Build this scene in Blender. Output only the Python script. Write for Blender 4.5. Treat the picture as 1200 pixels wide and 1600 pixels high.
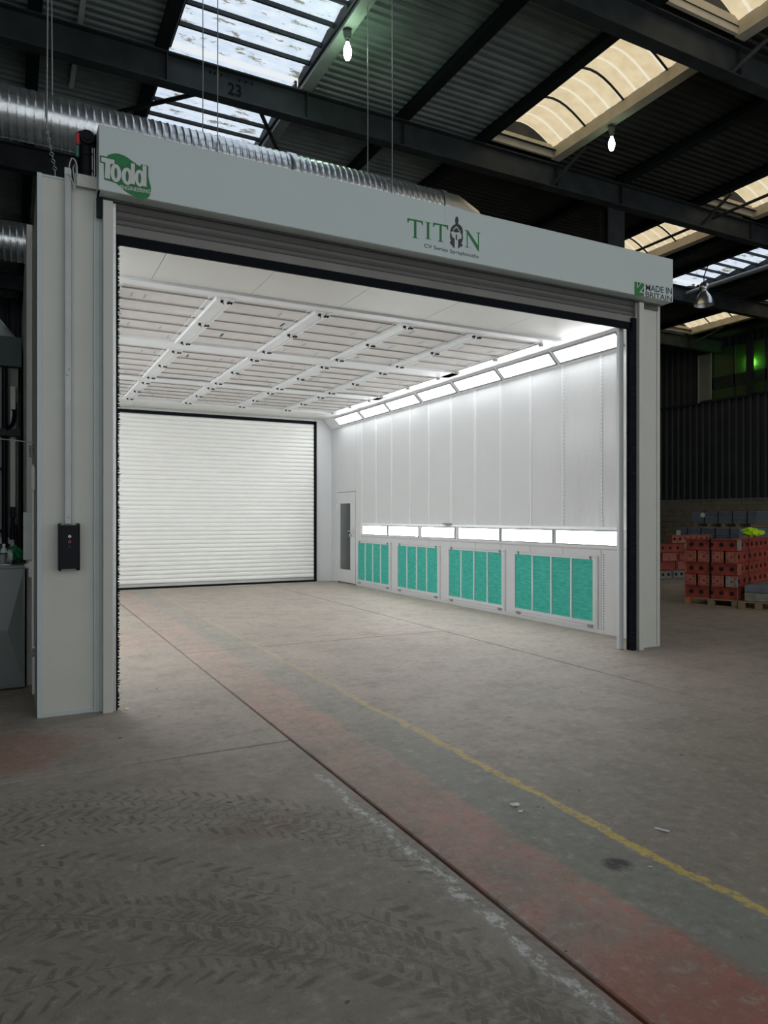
import bpy, math, random
from mathutils import Vector, Matrix
for _o in list(bpy.data.objects): bpy.data.objects.remove(_o)
S = bpy.context.scene
COL = S.collection
PI = math.pi
random.seed(7)

# ------------------------------------------------------------ camera
YAW = math.radians(27.418); CX, CY, CH = -0.7243, -5.9015, 1.5
cam_d = bpy.data.cameras.new('camera'); cam = bpy.data.objects.new('camera', cam_d); COL.objects.link(cam)
cam.location = (CX, CY, CH); cam.rotation_euler = (PI/2, 0, -YAW)
cam_d.sensor_fit = 'HORIZONTAL'; cam_d.sensor_width = 36; cam_d.lens = 1120/1200*36; cam_d.shift_y = 8.5/1200
cam_d.clip_start = 0.05; cam_d.clip_end = 200
S.camera = cam
# ------------------------------------------------------------ world (overcast daylight beyond the hall's open end)
W = bpy.data.worlds.new('world'); S.world = W; W.use_nodes = True
bg = W.node_tree.nodes['Background']; bg.inputs[0].default_value = (0.89, 0.94, 0.97, 1); bg.inputs[1].default_value = 0.92
# ------------------------------------------------------------ exposure
S.view_settings.view_transform = 'Standard'; S.view_settings.look = 'None'
S.view_settings.exposure = 0.0; S.view_settings.gamma = 1.0; S.view_settings.use_curve_mapping = False
LED = 17.0           # booth light diffusers
SKY_W, SKY_C = 0.95, 0.85
S.cycles.use_denoising = True
try: S.cycles.denoiser = 'OPENIMAGEDENOISE'
except Exception: pass
S.cycles.use_adaptive_sampling = True; S.cycles.adaptive_threshold = 0.03
S.cycles.max_bounces = 8; S.cycles.diffuse_bounces = 5; S.cycles.glossy_bounces = 3
S.cycles.sample_clamp_indirect = 6.0; S.cycles.caustics_reflective = False; S.cycles.caustics_refractive = False

# ------------------------------------------------------------ helpers
_sy, _cy = math.sin(YAW), math.cos(YAW)
def at(px, py, Y):
    """a point of the plane y = Y given where the photograph shows it (for flat lettering on real planes)"""
    l = (px-600)/1120.; u = (808.5-py)/1120.
    t = (Y-CY)/(_cy-_sy*l)
    return (CX+(_sy+_cy*l)*t, Y, CH+u*t)

WL = {}
def wloc(o): return WL.get(o.name, Vector((0,0,0))) if o else Vector((0,0,0))
def tag(o, label=None, cat=None, group=None, kind=None):
    if label: o['label'] = label
    if cat: o['category'] = cat; o['kind'] = 'thing'
    if group: o['group'] = group
    if kind: o['kind'] = kind
    return o
def thing(name, label, cat, loc=(0,0,0), group=None):
    o = bpy.data.objects.new(name, None); COL.objects.link(o); o.location = loc; o.empty_display_size = .1
    WL[o.name] = Vector(loc)
    return tag(o, label, cat, group)
class MB:
    def __init__(s): s.v=[]; s.f=[]; s.sm=[]
    def add(s, vs, fs, sm=False):
        b=len(s.v); s.v+= [tuple(v) for v in vs]; s.f+=[tuple(i+b for i in f) for f in fs]; s.sm+=[sm]*len(fs); return s
    def box(s,x0,x1,y0,y1,z0,z1):
        if x0>x1:x0,x1=x1,x0
        if y0>y1:y0,y1=y1,y0
        if z0>z1:z0,z1=z1,z0
        return s.add([(x0,y0,z0),(x1,y0,z0),(x1,y1,z0),(x0,y1,z0),(x0,y0,z1),(x1,y0,z1),(x1,y1,z1),(x0,y1,z1)],
              [(0,3,2,1),(4,5,6,7),(0,1,5,4),(1,2,6,5),(2,3,7,6),(3,0,4,7)])
    def cbox(s,x0,x1,y0,y1,z0,z1,c=.004):
        """box with chamfered edges"""
        vs=[]; idx={}
        X=(x0,x1);Y=(y0,y1);Z=(z0,z1)
        for i in (0,1):
            for j in (0,1):
                for k in (0,1):
                    sx=c if i==0 else -c; sy=c if j==0 else -c; sz=c if k==0 else -c
                    idx[(i,j,k,'x')]=len(vs); vs.append((X[i],Y[j]+sy,Z[k]+sz))
                    idx[(i,j,k,'y')]=len(vs); vs.append((X[i]+sx,Y[j],Z[k]+sz))
                    idx[(i,j,k,'z')]=len(vs); vs.append((X[i]+sx,Y[j]+sy,Z[k]))
        fs=[]
        for i in (0,1):
            q=[idx[(i,0,0,'x')],idx[(i,1,0,'x')],idx[(i,1,1,'x')],idx[(i,0,1,'x')]]; fs.append(q if i else q[::-1])
            q=[idx[(0,i,0,'y')],idx[(1,i,0,'y')],idx[(1,i,1,'y')],idx[(0,i,1,'y')]]; fs.append(q[::-1] if i else q)
            q=[idx[(0,0,i,'z')],idx[(1,0,i,'z')],idx[(1,1,i,'z')],idx[(0,1,i,'z')]]; fs.append(q if i else q[::-1])
        for a in (0,1):
            for b in (0,1):
                fs.append([idx[(0,a,b,'y')],idx[(1,a,b,'y')],idx[(1,a,b,'z')],idx[(0,a,b,'z')]])
                fs.append([idx[(a,0,b,'x')],idx[(a,1,b,'x')],idx[(a,1,b,'z')],idx[(a,0,b,'z')]])
                fs.append([idx[(a,b,0,'x')],idx[(a,b,1,'x')],idx[(a,b,1,'y')],idx[(a,b,0,'y')]])
                for k in (0,1): fs.append([idx[(a,b,k,'x')],idx[(a,b,k,'y')],idx[(a,b,k,'z')]])
        return s.add(vs,fs)
    def tube(s,pts,r,n=10,cap=True,sm=True):
        pts=[Vector(p) for p in pts]; rs=r if isinstance(r,(list,tuple)) else [r]*len(pts)
        vs=[];fs=[]
        ref=Vector((0,0,1))
        d0=(pts[1]-pts[0]).normalized()
        if abs(d0.dot(ref))>.95: ref=Vector((1,0,0))
        for i,p in enumerate(pts):
            a=pts[max(i-1,0)]; b=pts[min(i+1,len(pts)-1)]
            d=(b-a).normalized() if (b-a).length>1e-9 else d0
            u=d.cross(ref); 
            if u.length<1e-6: u=d.cross(Vector((0,1,0)))
            u.normalize(); w=u.cross(d).normalized()
            for k in range(n):
                t=2*PI*k/n; vs.append(p+u*math.cos(t)*rs[i]+w*math.sin(t)*rs[i])
        for i in range(len(pts)-1):
            for k in range(n):
                fs.append((i*n+k,i*n+(k+1)%n,(i+1)*n+(k+1)%n,(i+1)*n+k))
        s.add(vs,fs,sm)
        if cap:
            m=len(vs); s.add(vs[:n],[tuple(range(n))]); s.add(vs[m-n:],[tuple(range(n))[::-1]])
        return s
    def prism(s,poly,axis,a,b):
        """poly in the two other axes extruded along axis from a to b"""
        n=len(poly)
        def P(q,t):
            if axis=='x': return (t,q[0],q[1])
            if axis=='y': return (q[0],t,q[1])
            return (q[0],q[1],t)
        vs=[P(q,a) for q in poly]+[P(q,b) for q in poly]
        fs=[tuple(range(n))[::-1],tuple(range(n,2*n))]+[(i,(i+1)%n,n+(i+1)%n,n+i) for i in range(n)]
        return s.add(vs,fs)
    def build(s,name,mat,parent=None,loc=None):
        me=bpy.data.meshes.new(name)
        off=wloc(parent) if parent else Vector(loc or (0,0,0))
        me.from_pydata([tuple(Vector(v)-off) for v in s.v],[],s.f)
        me.polygons.foreach_set('use_smooth',s.sm)
        me.materials.append(mat); me.validate(); 
        o=bpy.data.objects.new(name,me); COL.objects.link(o)
        if parent: o.parent=parent; WL[o.name]=off
        else: o.location=off; WL[o.name]=off
        import bmesh
        bm=bmesh.new(); bm.from_mesh(me); bmesh.ops.recalc_face_normals(bm,faces=bm.faces); bm.to_mesh(me); bm.free()
        return o
def box(name,mat,parent,*d): return MB().box(*d).build(name,mat,parent)
def cbox(name,mat,parent,*d,c=.004): return MB().cbox(*d,c=c).build(name,mat,parent)
def copy_tree(o, loc=None, parent=None, rot=None):
    c=o.copy(); COL.objects.link(c)
    if parent: c.parent=parent
    if loc is not None: c.location=loc
    if rot is not None: c.rotation_euler=rot
    for ch in KIDS.get(o.name,[c2 for c2 in o.children]): copy_tree(ch,None,c)
    return c
KIDS={}
def struct(o): o['kind']='structure'; return o

# ------------------------------------------------------------ materials
def newmat(name):
    m=bpy.data.materials.new(name); m.use_nodes=True; nt=m.node_tree
    return m,nt,nt.nodes['Principled BSDF']
def N(nt,t,**k):
    n=nt.nodes.new(t)
    for a,b in k.items(): setattr(n,a,b)
    return n
def mat(name,col,rough=.5,metal=0.,var=.08,scale=6.,bump=0.,bscale=60.,stretch=(1,1,1),spec=.5):
    m,nt,p=newmat(name); L=nt.links.new
    p.inputs['Roughness'].default_value=rough; p.inputs['Metallic'].default_value=metal
    p.inputs['Specular IOR Level'].default_value=spec
    tc=N(nt,'ShaderNodeNewGeometry'); mp=N(nt,'ShaderNodeMapping'); mp.inputs['Scale'].default_value=stretch
    L(tc.outputs['Position'],mp.inputs[0])
    nz=N(nt,'ShaderNodeTexNoise'); nz.inputs['Scale'].default_value=scale; nz.inputs['Detail'].default_value=5
    L(mp.outputs[0],nz.inputs['Vector'])
    r=N(nt,'ShaderNodeValToRGB'); e=r.color_ramp.elements
    e[0].position=.3; e[1].position=.7
    e[0].color=(col[0]*(1-var),col[1]*(1-var),col[2]*(1-var),1); e[1].color=tuple(min(1,c*(1+var)) for c in col[:3])+(1,)
    L(nz.outputs['Fac'],r.inputs[0]); L(r.outputs[0],p.inputs['Base Color'])
    if bump:
        n2=N(nt,'ShaderNodeTexNoise'); n2.inputs['Scale'].default_value=bscale; n2.inputs['Detail'].default_value=3
        L(mp.outputs[0],n2.inputs['Vector'])
        b=N(nt,'ShaderNodeBump'); b.inputs['Strength'].default_value=bump; b.inputs['Distance'].default_value=.01
        L(n2.outputs['Fac'],b.inputs['Height']); L(b.outputs[0],p.inputs['Normal'])
    return m
def emat(name,col,st,base=(.8,.8,.8)):
    m,nt,p=newmat(name)
    p.inputs['Base Color'].default_value=base+(1,); p.inputs['Emission Color'].default_value=col+(1,); p.inputs['Emission Strength'].default_value=st
    nz=N(nt,'ShaderNodeTexNoise'); nz.inputs['Scale'].default_value=3
    return m

M={}
M['white']=mat('booth_white_steel',(.685,.70,.71),.32,0,.015,2,.05,8)
M['film']=mat('film_covered_steel',(.69,.70,.715),.20,0,.02,2,.8,11,(1,1,.45))
M['ceil']=mat('ceiling_white',(.74,.74,.71),.4,0,.02,2)
M['cream']=mat('post_cream_grey',(.58,.585,.53),.5,0,.03,3,.1,120)
M['hood']=mat('hood_grey_white',(.57,.64,.625),.42,0,.02,2,.08,90)
M['trim']=mat('blue_grey_trim',(.52,.58,.58),.4,0,.03,3)
M['alu']=mat('brushed_aluminium',(.62,.62,.60),.33,.85,.08,4,.1,60,(1,1,8))
M['galv']=mat('galvanised_duct',(.78,.81,.83),.27,.90,.16,9,.15,30)
M['black']=mat('black_rubber',(.004,.006,.010),.8,0,.2,20,spec=.15)
M['blackp']=mat('black_plastic',(.005,.006,.010),.5,0,.1,20,spec=.2)
M['purlin']=mat('black_steel',(.010,.014,.016),.6,0,.3,3,spec=.2)  # near-black base colour for the purlins and the end bracket
M['roof_shade']=mat('shaded_roof_sheet',(.035,.035,.032),.7,0,.25,1.5,.2,12,spec=.2)  # shade of the right-hand roof put into a darker sheet colour
M['rail']=mat('dull_bottom_rail',(.17,.16,.15),.35,.35,.15,2)
M['lframe']=mat('light_frame_grey',(.36,.37,.38),.5,0,.03,5)
M['slat']=mat('rear_slat_white',(.90,.905,.88),.38,0,.02,3)
M['fslat']=mat('front_slat_grey',(.11,.105,.10),.45,0,.04,3)
M['fabric']=mat('filter_fabric',(.74,.71,.69),.8,0,.05,5,.4,25)
M['tick']=mat('fabric_print',(.45,.47,.55),.8,0,.05,5)
M['bar']=mat('grey_wire_bar',(.28,.28,.29),.5,0,.05,5)
M['strip']=mat('white_strip',(.80,.82,.83),.35,0,.02,4)
M['steel']=mat('dark_painted_steel',(.032,.037,.040),.6,0,.3,3,.2,20,spec=.25)
M['roof']=mat('roof_sheet',(.20,.235,.225),.6,0,.25,1.5,.2,12)
M['kerb']=mat('kerb_cream_paint',(.50,.45,.36),.6,0,.12,4)
M['kerbg']=mat('kerb_grey_paint',(.36,.38,.37),.5,0,.12,4)
M['wood']=mat('pallet_wood',(.30,.22,.13),.8,0,.2,8,.3,40,(1,1,6))
M['woodo']=mat('orange_block',(.45,.16,.05),.8,0,.2,8)
M['red']=mat('red_painted_steel',(.33,.055,.035),.6,0,.35,7,.2,40)
M['redp']=mat('faded_red_steel',(.40,.13,.09),.65,0,.3,9,.2,40)
M['greyp']=mat('grey_end_plate',(.27,.26,.22),.7,0,.25,12)
M['hole']=mat('hole_dark',(.02,.008,.006),.9,0,.1,10)
M['slate']=mat('slate_grey_sheet',(.15,.18,.215),.6,0,.15,6,.2,30)
M['rail2']=mat('dull_trunking',(.42,.43,.42),.4,.3,.1,3,.05,60)
M['paper']=mat('white_paper',(.80,.80,.78),.7,0,.02,6)
M['hivis']=mat('hi_vis_cloth',(.55,.85,.02),.7,0,.1,10)
M['green']=mat('logo_green',(.012,.19,.045),.5,0,.05,10)
M['green2']=mat('logo_dark_green',(.015,.14,.05),.5,0,.05,10)
M['ink']=mat('logo_charcoal',(.035,.037,.045),.5,0,.05,10)
M['letter']=mat('logo_pale',(.60,.62,.60),.5,0,.02,10)
M['redbit']=mat('red_plastic',(.45,.03,.035),.5,0,.05,10)
M['greenbit']=mat('green_plastic',(.03,.17,.11),.5,0,.05,10)
M['redbtn']=mat('dull_red_button',(.20,.03,.035),.5,0,.05,10)
M['unit']=mat('grey_green_unit',(.22,.235,.22),.55,0,.1,2)
M['tank']=mat('grey_tank',(.16,.18,.175),.35,0,.05,2)
M['dteal']=mat('dark_teal',(.03,.055,.06),.5,0,.1,4)
M['bag']=mat('green_plastic_bag',(.01,.20,.08),.35,0,.2,20,.6,40)
M['pale']=mat('pale_plastic',(.55,.60,.57),.4,0,.05,8)
M['blue']=mat('bottle_label_blue',(.04,.07,.20),.5,0,.05,8)
M['porc']=mat('lamp_holder',(.10,.12,.11),.5,0,.2,15)
M['led']=emat('led_diffuser',(.97,.99,1.0),LED)
M['bulb']=emat('lamp_glow',(.62,1.0,.62),45)
M['bulb2']=emat('lamp_glow_dim',(.70,1.0,.70),8)
M['bulb3']=emat('lamp_glow_green',(.30,1.0,.12),60)
M['wire']=mat('steel_wire',(.40,.42,.42),.4,.6,.1,10)
M['clad']=mat('dark_cladding',(.030,.036,.042),.6,0,.2,1.2)
M['earth']=mat('joint_dirt',(.05,.045,.04),.9,0,.2,10)

def sky_mat(name,c_hi,c_lo,dirt,st,cream):
    m,nt,p=newmat(name); L=nt.links.new
    p.inputs['Base Color'].default_value=(.3,.3,.3,1); p.inputs['Roughness'].default_value=.6
    g=N(nt,'ShaderNodeNewGeometry'); mp=N(nt,'ShaderNodeMapping'); L(g.outputs['Position'],mp.inputs[0])
    mp.inputs['Scale'].default_value=(.9,2.6,1) if not cream else (1.2,1.2,1)
    n1=N(nt,'ShaderNodeTexNoise'); n1.inputs['Scale'].default_value=2.2; n1.inputs['Detail'].default_value=9; n1.inputs['Roughness'].default_value=.72
    L(mp.outputs[0],n1.inputs['Vector'])
    r1=N(nt,'ShaderNodeValToRGB'); e=r1.color_ramp.elements
    e[0].position=.56 if not cream else .68; e[0].color=(0,0,0,1); e[1].position=.60 if not cream else .70; e[1].color=(1,1,1,1)
    L(n1.outputs['Fac'],r1.inputs[0])
    n2=N(nt,'ShaderNodeTexNoise'); n2.inputs['Scale'].default_value=5; n2.inputs['Detail'].default_value=6
    L(mp.outputs[0],n2.inputs['Vector'])
    mx=N(nt,'ShaderNodeMix',data_type='RGBA'); mx.inputs['A'].default_value=c_lo+(1,); mx.inputs['B'].default_value=c_hi+(1,)
    r2=N(nt,'ShaderNodeValToRGB'); r2.color_ramp.elements[0].position=.35; r2.color_ramp.elements[1].position=.65
    L(n2.outputs['Fac'],r2.inputs[0]); L(r2.outputs[0],mx.inputs['Factor'])
    last=mx.outputs['Result']
    if cream:   # corrugation shading painted into the emission colour: lighter crests
        sp=N(nt,'ShaderNodeSeparateXYZ'); L(g.outputs['Position'],sp.inputs[0])
        ml=N(nt,'ShaderNodeMath',operation='MULTIPLY'); ml.inputs[1].default_value=2*PI/.30; L(sp.outputs[1],ml.inputs[0])
        sn=N(nt,'ShaderNodeMath',operation='SINE'); L(ml.outputs[0],sn.inputs[0])
        r3=N(nt,'ShaderNodeValToRGB'); r3.color_ramp.elements[0].position=.80; r3.color_ramp.elements[1].position=1.0
        r3.color_ramp.elements[0].color=(0,0,0,1); r3.color_ramp.elements[1].color=(.9,.9,.9,1)
        L(sn.outputs[0],r3.inputs[0])
        m3=N(nt,'ShaderNodeMix',data_type='RGBA'); m3.inputs['B'].default_value=(1,.93,.74,1)
        L(r3.outputs[0],m3.inputs['Factor']); L(last,m3.inputs['A']); last=m3.outputs['Result']
    m2=N(nt,'ShaderNodeMix',data_type='RGBA'); m2.inputs['B'].default_value=dirt+(1,)
    L(r1.outputs[0],m2.inputs['Factor']); L(last,m2.inputs['A'])
    L(m2.outputs['Result'],p.inputs['Emission Color']); p.inputs['Emission Strength'].default_value=st
    return m
M['skyw']=sky_mat('rooflight_white',(.80,.88,.98),(.62,.74,.90),(.22,.21,.17),SKY_W,False)
M['skyc']=sky_mat('rooflight_cream',(.86,.72,.46),(.74,.60,.37),(.22,.15,.08),SKY_C,True)

# filter media: blotchy teal fibre
def teal():
    m,nt,p=newmat('teal_filter_media'); L=nt.links.new
    g=N(nt,'ShaderNodeNewGeometry'); mp=N(nt,'ShaderNodeMapping'); mp.inputs['Scale'].default_value=(1,1.2,6); L(g.outputs['Position'],mp.inputs[0])
    n=N(nt,'ShaderNodeTexNoise'); n.inputs['Scale'].default_value=6; n.inputs['Detail'].default_value=8; n.inputs['Roughness'].default_value=.7; L(mp.outputs[0],n.inputs['Vector'])
    r=N(nt,'ShaderNodeValToRGB'); e=r.color_ramp.elements; e[0].position=.3; e[1].position=.72
    e[0].color=(.005,.40,.31,1); e[1].color=(.12,.60,.50,1)
    L(n.outputs['Fac'],r.inputs[0]); L(r.outputs[0],p.inputs['Base Color']); p.inputs['Roughness'].default_value=.9
    b=N(nt,'ShaderNodeBump'); b.inputs['Strength'].default_value=.5; b.inputs['Distance'].default_value=.01; L(n.outputs['Fac'],b.inputs['Height']); L(b.outputs[0],p.inputs['Normal'])
    return m
M['teal']=teal()

# tinted glass of the access door
m,nt,p=newmat('grey_tinted_glass'); p.inputs['Base Color'].default_value=(.10,.115,.115,1); p.inputs['Roughness'].default_value=.12; M['glass']=m
# gable glazing with a dark green base colour
m,nt,p=newmat('dim_green_glazing'); p.inputs['Base Color'].default_value=(.05,.10,.03,1); p.inputs['Roughness'].default_value=.4; M['gglass']=m

# ---- floor
def floor_mat():
    m,nt,p=newmat('worn_concrete'); L=nt.links.new
    g=N(nt,'ShaderNodeNewGeometry'); sp=N(nt,'ShaderNodeSeparateXYZ'); L(g.outputs['Position'],sp.inputs[0])
    X,Y=sp.outputs[0],sp.outputs[1]
    def mth(op,a,b=None,c=None,clamp=False):
        n=N(nt,'ShaderNodeMath',operation=op); n.use_clamp=clamp
        for i,v in enumerate((a,b,c)):
            if v is None: continue
            if isinstance(v,(int,float)): n.inputs[i].default_value=v
            else: L(v,n.inputs[i])
        return n.outputs[0]
    def noise(sc,det=6,ro=.6,st=(1,1,1),w=0):
        mp=N(nt,'ShaderNodeMapping'); mp.inputs['Scale'].default_value=st; mp.inputs['Location'].default_value=(w,w*.7,0); L(g.outputs['Position'],mp.inputs[0])
        n=N(nt,'ShaderNodeTexNoise'); n.inputs['Scale'].default_value=sc; n.inputs['Detail'].default_value=det; n.inputs['Roughness'].default_value=ro
        L(mp.outputs[0],n.inputs['Vector']); return n.outputs['Fac']
    def mix(f,a,b):
        n=N(nt,'ShaderNodeMix',data_type='RGBA')
        if isinstance(f,(int,float)): n.inputs['Factor'].default_value=f
        else: L(f,n.inputs['Factor'])
        for k,v in (('A',a),('B',b)):
            if isinstance(v,tuple): n.inputs[k].default_value=v+(1,)
            else: L(v,n.inputs[k])
        return n.outputs['Result']
    def ss(v,a,b): # smoothstep
        n=N(nt,'ShaderNodeMapRange',interpolation_type='SMOOTHSTEP'); n.clamp=True
        L(v,n.inputs['Value']); n.inputs['From Min'].default_value=a; n.inputs['From Max'].default_value=b
        return n.outputs['Result']
    big=noise(.55,5,.6); mid=noise(3.2,8,.65,(1,1,1),3); fine=noise(45,6,.7,(1,1,1),7); streak=noise(2.2,7,.7,(.5,2.4,1),11)
    c=mix(ss(big,.35,.65),(.33,.295,.25),(.39,.335,.285))
    c=mix(mth('MULTIPLY',ss(mid,.45,.72),.55),c,(.235,.21,.185))
    c=mix(mth('MULTIPLY',ss(streak,.5,.8),.5),c,(.45,.41,.36))
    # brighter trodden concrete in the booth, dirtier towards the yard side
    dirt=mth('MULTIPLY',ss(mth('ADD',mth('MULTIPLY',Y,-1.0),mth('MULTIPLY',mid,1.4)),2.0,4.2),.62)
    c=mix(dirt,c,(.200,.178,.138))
    xw=mth('ADD',X,mth('MULTIPLY',mth('SUBTRACT',mid,.5),.16))
    xf=mth('ADD',xw,mth('MULTIPLY',mth('SUBTRACT',fine,.5),.10))
    gr0=noise(14,8,.75,(1,1,1),41)
    # red painted walkway band 0.95..1.42, stronger in the near part
    def band(v,a,b,e=.02):
        return mth('MULTIPLY',ss(v,a-e,a+e),mth('SUBTRACT',1.0,ss(v,b-e,b+e)))
    wear=ss(mth('ADD',mid,mth('MULTIPLY',fine,.55)),.48,.86)
    near=mth('SUBTRACT',1.0,ss(Y,-4.35,1.5))
    red=mth('MULTIPLY',band(xf,.93,1.40,.025),mth('MULTIPLY_ADD',near,.62,.28))
    red=mth('MULTIPLY',red,mth('MULTIPLY_ADD',ss(noise(1.6,5,.6,(1,.6,1),71),  .35,.62),.52,.48))
    red=mth('MULTIPLY',red,mth('SUBTRACT',1.30,mth('MULTIPLY',ss(mth('ADD',mid,mth('MULTIPLY',gr0,.9)),.70,1.12),1.05)),None,True)
    c=mix(mth('MULTIPLY',red,1.0),c,(.50,.245,.20))
    deep=mth('MULTIPLY',band(xf,.90,1.45,.03),mth('SUBTRACT',1.0,ss(mth('ADD',Y,mth('MULTIPLY',mid,.9)),-3.95,-3.45)))
    c=mix(mth('MULTIPLY',deep,.62),c,(.36,.095,.06))
    grn=mth('MULTIPLY',band(xf,1.40,1.78,.02),mth('MULTIPLY_ADD',near,.38,.30))
    c=mix(mth('MULTIPLY',grn,mth('SUBTRACT',1.1,mth('MULTIPLY',wear,.6)),None,True),c,(.19,.235,.215))
    # yellow line
    yl=mth('MULTIPLY',band(xw,1.775,1.83,.006),mth('MULTIPLY_ADD',ss(mth('SUBTRACT',0,Y),-1.,3.8),.72,.20))
    yl=mth('MULTIPLY',yl,mth('SUBTRACT',1.0,mth('MULTIPLY',ss(noise(22,7,.8,(1,1,1),61),.46,.60),.9)))
    c=mix(mth('MULTIPLY',yl,1.15,None,True),c,(.62,.45,.11))
    # flaking white edge along the joint
    wh=mth('MULTIPLY',band(xf,.835,.885,.012),mth('SUBTRACT',1.0,ss(Y,-2.1,-1.95)))
    wh=mth('MULTIPLY',wh,ss(noise(16,6,.8,(1,.7,1),5),.47,.55))
    c=mix(mth('MULTIPLY',wh,.95),c,(.70,.70,.68))
    wp=mth('MULTIPLY',mth('MULTIPLY',band(xw,.80,.93,.02),mth('SUBTRACT',1.0,ss(Y,-2.12,-1.98))),.22)
    c=mix(wp,c,(.36,.36,.37))
    # reddish stains to the left
    def spot(x,y,r,s=1.):
        dx=mth('SUBTRACT',X,x); dy=mth('MULTIPLY',mth('SUBTRACT',Y,y),s)
        d=mth('SQRT',mth('ADD',mth('MULTIPLY',dx,dx),mth('MULTIPLY',dy,dy)))
        d=mth('ADD',d,mth('MULTIPLY',mth('SUBTRACT',mid,.5),r*1.2))
        return mth('SUBTRACT',1.0,ss(d,r*.45,r))
    c=mix(mth('MULTIPLY',spot(-.72,-.75,.55),.6),c,(.33,.15,.11))
    c=mix(mth('MULTIPLY',spot(.35,-2.55,.35,2.),.5),c,(.20,.125,.105))
    c=mix(mth('MULTIPLY',spot(1.60,-3.61,.085),.9),c,(.018,.018,.018))
    c=mix(mth('MULTIPLY',spot(.15,3.2,1.1),.35),c,(.46,.30,.24))
    # tyre prints: chevron lugs along curved paths
    prt=None
    hgt=None
    wob=noise(4.5,4,.6,(1,1,1),31); brk=ss(noise(11,5,.7,(1,1,1),17),.40,.60)
    for (cx,cy,R,per,sg) in ((-1.2,-3.9,2.24,.062,1),(-2.2,-5.3,3.22,.070,-1),(-1.5,-5.2,2.42,.066,1),(-1.4,-5.6,1.95,.072,-1),(3.6,-6.2,3.0,.08,1),(-.6,-4.6,1.25,.06,1),(-1.0,-4.3,2.28,.058,-1),(-2.4,-6.2,3.75,.068,1)):
        dx=mth('SUBTRACT',X,cx); dy=mth('SUBTRACT',Y,cy)
        rr=mth('SQRT',mth('ADD',mth('MULTIPLY',dx,dx),mth('MULTIPLY',dy,dy)))
        d=mth('SUBTRACT',mth('ADD',rr,mth('MULTIPLY',mth('SUBTRACT',wob,.5),.11)),R); ad=mth('ABSOLUTE',d)
        th=mth('MULTIPLY',mth('ARCTAN2',dy,dx),R); k2=2*PI/per
        l1=mth('SINE',mth('MULTIPLY',mth('ADD',th,mth('MULTIPLY',ad,.55*sg)),k2))
        l2=mth('SINE',mth('MULTIPLY',mth('ADD',th,mth('MULTIPLY',ad,-.8*sg)),k2*.8))
        b1=mth('MULTIPLY',ss(ad,.012,.02),mth('SUBTRACT',1.0,ss(ad,.062,.07)))
        b2=mth('MULTIPLY',ss(ad,.085,.092),mth('SUBTRACT',1.0,ss(ad,.145,.16)))
        nn=mth('MULTIPLY',mth('SUBTRACT',wob,.5),3.0)
        k=mth('MAXIMUM',mth('MULTIPLY',b1,ss(mth('ADD',l1,nn),.2,1.)),mth('MULTIPLY',b2,ss(mth('ADD',l2,nn),.0,.9)))
        cen=mth('MULTIPLY',mth('SUBTRACT',1.0,ss(ad,.003,.010)),.8)
        k=mth('MAXIMUM',k,cen)
        k=mth('MULTIPLY',k,ss(noise(1.5,4,.6,(1,1,1),cx*3),.34,.50))
        k=mth('MULTIPLY',k,mth('MULTIPLY_ADD',brk,.45,.55))
        prt=k if prt is None else mth('MAXIMUM',prt,k)
    nearx=mth('SUBTRACT',1.0,mth('MULTIPLY',ss(X,.7,1.1),.74))
    prt=mth('MULTIPLY',prt,nearx)
    prt=mth('MULTIPLY',prt,mth('SUBTRACT',1.0,ss(Y,-1.9,-1.4)))
    c=mix(mth('MULTIPLY',prt,.62),c,(.080,.070,.056))
    gr=gr0
    c=mix(mth('MULTIPLY',ss(gr,.50,.70),.42),c,(.52,.48,.42))
    c=mix(mth('MULTIPLY',mth('SUBTRACT',1.0,ss(gr,.32,.48)),.42),c,(.11,.10,.088))
    cr=noise(1.1,7,.62,(1,1,1),53)
    crk=mth('SUBTRACT',1.0,ss(mth('ABSOLUTE',mth('SUBTRACT',cr,.5)),.0012,.0035))
    c=mix(mth('MULTIPLY',crk,.22),c,(.06,.055,.05))
    # speckle
    c=mix(mth('MULTIPLY',ss(fine,.58,.72),.30),c,(.50,.46,.41))
    c=mix(mth('MULTIPLY',mth('SUBTRACT',1.0,ss(fine,.26,.36)),.35),c,(.09,.08,.07))
    pk=noise(9,2,.5,(1,1,1),21)
    c=mix(mth('MULTIPLY',ss(pk,.745,.76),.8),c,(.03,.028,.026))
    L(c,p.inputs['Base Color'])
    rgh=mth('MULTIPLY_ADD',mid,.25,.52); L(rgh,p.inputs['Roughness'])
    b=N(nt,'ShaderNodeBump'); b.inputs['Strength'].default_value=.5; b.inputs['Distance'].default_value=.012
    h=mth('ADD',mth('ADD',mth('MULTIPLY',mth('ADD',fine,gr),.4),mth('MULTIPLY',mid,.6)),mth('MULTIPLY',prt,.25)); L(h,b.inputs['Height']); L(b.outputs[0],p.inputs['Normal'])
    return m
M['floor']=floor_mat()

# blockwork
M['block']=mat('concrete_block',(.25,.225,.18),.85,0,.2,2.5,.4,30)

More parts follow.
